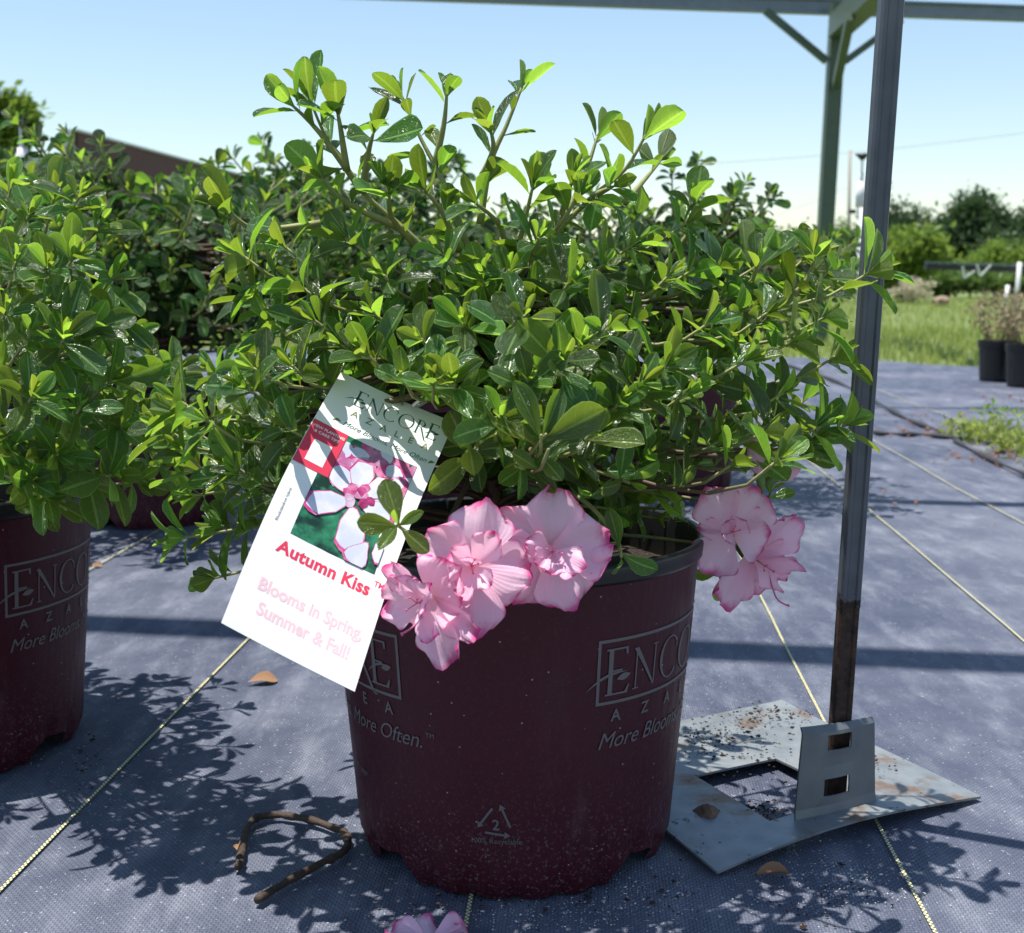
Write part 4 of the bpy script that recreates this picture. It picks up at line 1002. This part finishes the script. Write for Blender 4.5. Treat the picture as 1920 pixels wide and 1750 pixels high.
def tr_px(name, px, top, wpx, Y, mat, label, seed, n=3500, size=None, bot=540, group=None, cat='tree', clumps=26):
    c = P(px, top, Y); zc = Y; ht = c.z*1.14; rw = wpx*.62*zc/F; cz = max(ht*.55, ht-rw*1.15); rz = (ht-cz)/.98
    if rz > ht*.5: cz = ht*.5; rz = ht*.5
    tree(name, (c.x, Y, 0), ht, (rw, rw*.8, rz), cz, mat, label, seed, n, size or rw*.13, clumps, max(.02, rw*.06), cat, group)
GRP = 'trees along the far edge of the lawn'
for i, (px, top, wpx, Y, mt, lab, n) in enumerate([
    (1815, 388, 150, 118, M_PINE, 'tallest round dark pine on the far tree line', 5200), (1690, 395, 130, 125, M_PINE, 'dark pine on the tree line just past the steel bar', 4200), (1760, 425, 110, 128, M_PINE, 'lower dark pine filling the dip of the tree line', 3600),
    (1935, 398, 150, 120, M_PINE, 'dark pine at the far end of the tree line beyond the dry potted plants', 4200), (1880, 440, 110, 110, M_PINE, 'dark pine standing low behind the boom frame', 3400), (1620, 432, 140, 122, M_PINE, 'dark pine behind the white sprinkler riser', 3600),
    (1880, 462, 110, 60, M_LIME, 'round yellow green tree behind the boom frame', 3600), (1560, 440, 120, 70, M_MID, 'mid green tree behind the green post', 3600), (1480, 440, 110, 75, M_MID, 'mid green tree beside the green post', 3400), (1400, 455, 110, 90, M_MID, 'hazy mid green tree low on the horizon', 3000), (1320, 465, 120, 95, M_MID, 'mid green tree low behind the blooming azalea', 2500)]):
    tr_px('pine_tree' if mt is M_PINE else 'broadleaf_tree', px, top, wpx, Y, mt, lab, 40+i, n*2, group=GRP, clumps=34)
tr_px('lime_shrub', 1700, 440, 120, 26, M_LIME, 'lime green shrub right behind the steel bar', 71, 5200, .16, cat='shrub', clumps=40)
tr_px('lime_shrub', 1640, 480, 110, 27, M_LIME, 'lower lime green shrub behind the white riser', 72, 3800, .16, cat='shrub', clumps=30)
tr_px('flowering_shrub', 1706, 525, 62, 24, M_CREAM, 'low shrub in cream bloom at the foot of the lime shrub', 73, 1500, .07, cat='shrub', clumps=22)
for i, (px, top, wpx, Y, wh) in enumerate([(1780, 508, 140, 34, 'behind the brown boulder'), (1870, 515, 150, 36, 'behind the boom posts'), (1950, 505, 140, 35, 'beyond the dry potted plants'), (1560, 520, 160, 36, 'behind the green post'), (1440, 515, 160, 38, 'low behind the blooming bush'), (1310, 512, 170, 38, 'hidden behind the back row azalea')]):
    tr_px('scrub_bush', px, top, wpx, Y, M_MID, 'rough green scrub at the back of the lawn, '+wh, 80+i, 3200, .18, cat='bush', group='scrub along the back of the lawn', clumps=30)
lump('boulder', G(1762, 575)+Vector((0, 0, -.05)), .17, plain('boulder_stone', (.26, .19, .13), .9, 0, .3, 5, .5), 'brown boulder lying at the back of the lawn', 'boulder', 5)
tr_px('roadside_tree', -8, 215, 120, 13, M_LIME, 'light green tree by the sprinkler riser and the cream building', 90, 4200, .12, clumps=38)
tr_px('roadside_tree', -85, 250, 160, 14, M_MID, 'mid green tree beside the light green tree', 91, 3600, .13, clumps=30)

# weeds breaking through the seam
WD = thing('weed_patch', G(1860, 840), 'low green weed patch growing through the fabric seam', 'weeds')
rr = np.random.RandomState(4); V = []
for k in range(16):
    q = G(1795+k*13, 818+k*4.6+rr.uniform(-10, 8)); V.append(leaf_cloud((q.x, q.y, .03), (.045, .05, .03), 42, .026, 300+k, .6))
V = np.concatenate(V); V[:, 2] = np.maximum(V[:, 2], .006); o_ = link('ground_cover', mesh(V.tolist(), [(4*i, 4*i+1, 4*i+2, 4*i+3) for i in range(len(V)//4)], False), M_GRASS, WD); o_['kind'] = 'stuff'
rngw = random.Random(6)
for (px, py, top) in ((1842, 815, 770), (1868, 812, 762), (1885, 815, 775), (1905, 825, 780)):
    a = G(px, py); b = P(px+rngw.uniform(-6, 6), top, a.y); link('weed_stem', tube_age([a, a.lerp(b, .5)+Vector((.004, 0, 0)), b], .002, .001, .1, .1), None, WD)
    for it in shoot_leaves([a, a.lerp(b, .5), b], .05, 5, 6, rngw, .2, 1.2, .09): link('leaf', it[0], None, WD, it[1] @ Matrix.Diagonal((.55, 1, 1, 1)))

# dry potted plants at the lawn edge
def small_pot(px, py, lab, seed, h=.165, r=.082):
    c = G(px, py); c.z = .006; t = thing('black_pot', c, lab, 'pot', None); V = []; Fc = []; n = 48
    prof = [(r*.82, 0), (r*.84, .01), (r*.93, h*.8), (r*.98, h*.82), (r*1.02, h), (r*.97, h+.002), (r*.93, h-.02), (r*.9, h-.025), (.001, h-.022)]
    for k, (rr_, z) in enumerate(prof):
        for i in range(n):
            f = 1+(.018 if (i % 4 == 0 and k < 3) else 0); V.append((c.x+rr_*f*math.cos(2*math.pi*i/n), c.y+rr_*f*math.sin(2*math.pi*i/n), c.z+z))
    for k in range(len(prof)-1):
        for i in range(n): a = k*n+i; b = k*n+(i+1) % n; Fc.append((a, b, b+n, a+n))
    link('pot_wall', mesh(V, Fc, False), M_BLACK, t)
    rr_ = random.Random(seed); d = thing('dry_plant', (c.x, c.y, c.z+h-.02), 'dry straw coloured plant in the '+' '.join(lab.split()[:6]), 'plant')
    m_ = MB()
    for k in range(46):
        a = rr_.uniform(0, 6.28); b = Vector((c.x+math.cos(a)*r*.4, c.y+math.sin(a)*r*.4, c.z+h-.024)); e = b+Vector((math.cos(a)*rr_.uniform(.01, .15), math.sin(a)*rr_.uniform(.01, .15), rr_.uniform(.08, .26)))
        m_.tube([b, b.lerp(e, .5)+Vector((0, 0, .02)), e], [.0020, .0014, .0006], 4, False)
    link('stems', mesh(m_.v, m_.f), M_DRY, d)
    V = leaf_cloud((c.x, c.y, c.z+h+.11), (.13, .13, .10), 520, .022, seed, .5); link('dry_leaves', mesh(V.tolist(), [(4*i, 4*i+1, 4*i+2, 4*i+3) for i in range(len(V)//4)], False), M_DRY, d)['kind'] = 'stuff'
small_pot(1868, 716, 'ribbed black pot farther from weeds at the lawn edge', 1); small_pot(1922, 727, 'ribbed black pot nearer to weeds at the lawn edge', 2)

# ------------------------------------------------------------------ frame, risers, poles, boom, building
M_GREEN = plain('green_steel', (.075, .11, .075), .5, .2, .2, 20); M_GREYB = plain('grey_steel', (.17, .20, .23), .45, .3, .2, 15); M_PVC = plain('white_pvc', (.70, .70, .69), .45, 0, .12, 12); M_DARK = plain('dark_metal', (.03, .03, .035), .5, .3, .3, 20)
FY = 8.5; pt = P(1572, 8, FY); pb = P(1538, 560, FY); pb.z = -.01; HB = pt.z
SF = thing('shade_frame', pb, 'tall steel shade frame on a green post with diagonal braces', 'frame')
MB().beam(pb, pt, .095, .095, Vector((0, 1, 0))).build('post', M_GREEN, SF)
bL_, bR_ = P(300, -28, FY-.35), P(2300, 42, FY+.5)
MB().beam(bL_, bR_, .07, .08).build('crossbeam', M_GREYB, SF); MB().beam(bL_+Vector((0, -.01, .048)), bR_+Vector((0, -.01, .048)), .09, .014).build('beam_flange', M_GREYB, SF)
ya = P(1572, 50, FY-.06); yb = P(1655, -30, FY*.83); MB().beam(ya, ya+(yb-ya)*1.6, .13, .14).build('rafter', M_GREEN, SF)
for (x0, y0, x1, y1, Y) in ((1435, 20, 1550, 115, FY-.02), (1690, 38, 1585, 115, FY-.02)): MB().beam(P(x0, y0, Y), P(x1, y1, Y), .045, .045, Vector((0, 1, 0))).build('brace', M_GREEN, SF)
MB().beam(P(1595, 30, FY-.9), P(1568, 160, FY-.09), .055, .05, Vector((1, 0, 0))).build('brace', M_GREEN, SF)
def over(Y, z, r, x0=-5, x1=6, dy=-.75): return MB().beam(Vector((x0, Y-dy*(-x0)*.2, z)), Vector((x1, Y+dy*x1*.2, z)), r, r)
over(1.35, 2.75, .075).build('overhead_rail', M_GREYB, SF); over(2.37, 2.75, .05).build('overhead_rail', M_GREYB, SF); over(4.2, 2.75, .04).build('overhead_rail', M_GREYB, SF)
for xs_ in (-5, 6): MB().beam(Vector((xs_, .9, 2.82)), Vector((xs_, 8.9, 2.82)), .07, .07).build('side_rail', M_GREYB, SF); MB().beam(Vector((xs_, 8.6, -.01)), Vector((xs_, 8.6, 2.79)), .08, .08, Vector((0, 1, 0))).build('post', M_GREEN, SF); MB().beam(Vector((xs_, 1.0, -.01)), Vector((xs_, 1.0, 2.79)), .08, .08, Vector((0, 1, 0))).build('post', M_GREEN, SF)
def riser(px, ytop, base, Y, r, label, head=True, px2=None):
    a = P(px2 or px, 600, Y); a.z = base; b = P(px, ytop, Y); t = thing('sprinkler_riser', a, label, 'sprinkler')
    top = b.z; m_ = MB(); m_.tube([a, Vector((b.x, Y, top))], r, 14); link('pipe', mesh(m_.v, m_.f), M_PVC, t)
    m_ = MB(); m_.tube([Vector((b.x, Y, top-.13)), Vector((b.x, Y, top+.01))], r*1.35, 14); link('coupling', mesh(m_.v, m_.f), M_PVC, t)
    if head:
        m_ = MB(); m_.tube([Vector((b.x, Y, top)), Vector((b.x, Y, top+.06))], r*.5, 8); m_.tube([Vector((b.x, Y, top+.05)), Vector((b.x, Y, top+.14))], r*.28, 8); link('nozzle_stem', mesh(m_.v, m_.f), M_PVC, t)
        m_ = MB(); q = Vector((b.x, Y, top+.13)); m_.tube([q, q+Vector((0, 0, .02)), q+Vector((0, 0, .035))], [.012, .03, .022], 10)
        for k in range(4): a_ = k*1.57+.4; m_.tube([q+Vector((0, 0, .02)), q+Vector((math.cos(a_)*.045, math.sin(a_)*.045, .028))], [.009, .006], 6)
        link('sprinkler_head', mesh(m_.v, m_.f), M_DARK, t)
riser(1615, 345, -.01, 7.0, .021, 'white pipe riser with dark sprinkler head beside the steel bar')
riser(40, 282, -.01, 7.2, .026, 'grey white riser with dark sprinkler head by the light green tree')
UY = 95; a = P(1590, 520, UY); b = P(1594, 282, UY); UP = thing('utility_pole', (a.x, UY, 0), 'thin wooden utility pole rising behind the white riser', 'pole')
m_ = MB(); m_.tube([Vector((a.x, UY, -.2)), b], [.16, .12], 10); link('pole', mesh(m_.v, m_.f), plain('pole_wood', (.34, .30, .27), .8), UP)
m_ = MB(); m_.tube([P(1590, 397, UY), P(1604, 397, UY)], .16, 8); link('lamp_box', mesh(m_.v, m_.f), M_DARK, UP)
def wire(pl, Y, r, lab):
    m_ = MB(); m_.tube(smoothpts([P(x, y, Y+dy) for x, y, dy in pl], 6), r, 5); o_ = link('power_line', mesh(m_.v, m_.f), plain('wire', (.25, .27, .30), .6)); tag(o_, lab, 'wire')
wire([(900, 330, 0), (1280, 310, 0), (1592, 287, 0), (1920, 250, 0), (2200, 215, 0)], UY, .016, 'thin power line crossing the sky at the top of the utility pole')
wire([(1280, 440, 0), (1450, 405, 0), (1588, 352, 0)], UY, .012, 'thin lower cable sagging from the utility pole')
BY = 16; BF = thing('irrigation_boom', (P(1900, 600, BY).x, BY, 0), 'dark irrigation boom on white pipe posts across the lawn', 'boom')
MB().beam(P(1735, 500, BY), P(2100, 512, BY), .08, .07).build('boom_beam', M_DARK, BF); MB().beam(P(1735, 492, BY), P(2100, 503, BY-.05), .03, .02).build('boom_rail', M_GREYB, BF)
for (x0, y0, x1, y1) in ((1805, 500, 1808, 522), (1808, 522, 1828, 508), (1832, 497, 1838, 519), (1838, 519, 1858, 497)): MB().beam(P(x0, y0, BY-.1), P(x1, y1, BY-.1), .022, .022, Vector((0, 1, 0))).build('strut', M_PVC, BF)
for (px, top, bot, Y, r) in ((1912, 492, 590, BY-.1, .028), (1890, 535, 588, BY-.4, .024)):
    m_ = MB(); q0 = P(px-8, bot, Y); q0.z = -.01; m_.tube([q0, P(px, top, Y)], r, 10); link('pipe_post', mesh(m_.v, m_.f), M_PVC, BF)
# building on the left
BD = thing('low_building', (-11, 32, 0), 'low cream building with a maroon parapet wall', 'building')
M_MAROON = plain('maroon_cladding', (.085, .028, .03), .7, 0, .15, 2); M_CREAMW = plain('cream_wall', (.50, .43, .34), .8, 0, .1, 1.5); M_TRIM = plain('pale_trim', (.50, .51, .53), .6, 0, .1, 2); M_WIN = plain('window_glass', (.03, .04, .05), .1)
z1 = P(135, 247, 30).z; xa = P(127, 247, 30).x
def wallbox(x0, x1, y0, y1, z0, z1, xs0=None): return MB().box(((x0+x1)/2, (y0+y1)/2, (z0+z1)/2), (abs(x1-x0)/2, abs(y1-y0)/2, abs(z1-z0)/2))
q0 = Vector((xa+.1, 30.05, 0)); q1 = Vector((P(380, 312, 39).x+1.2, 50, 0)); dd = (q1-q0)
m_ = MB(); m_.beam(q0+Vector((0, 0, z1/2+.6)), q1+Vector((0, 0, z1/2+.6)), .22, z1-1.2); m_.build('parapet_wall', M_MAROON, BD)
m_ = MB(); m_.beam(q0+Vector((-.005, -.1, z1+.03)), q1+Vector((-.005, 0, z1+.03)), .30, .055); m_.build('coping', M_TRIM, BD)
MB().box((xa+.0, 29.92, z1/2), (.135, .12, z1/2)).build('pilaster', M_TRIM, BD)
z2 = P(80, 297, 30.5).z
MB().box((xa-3.6, 33.5, z2/2-.12), (3.35, 3.0, z2/2-.13)).build('wall', M_CREAMW, BD); MB().box((xa-3.55, 33.4, z2-.06), (3.42, 3.2, .11)).build('fascia', M_TRIM, BD)
for k in range(4):
    f = MB().box((xa-.9-k*1.5, 30.47, z2-.95), (.42, .03, .45)).build('window', M_TRIM, BD); MB().box((xa-.9-k*1.5, 30.43, z2-.95), (.36, .02, .39)).build('pane', M_WIN, f)
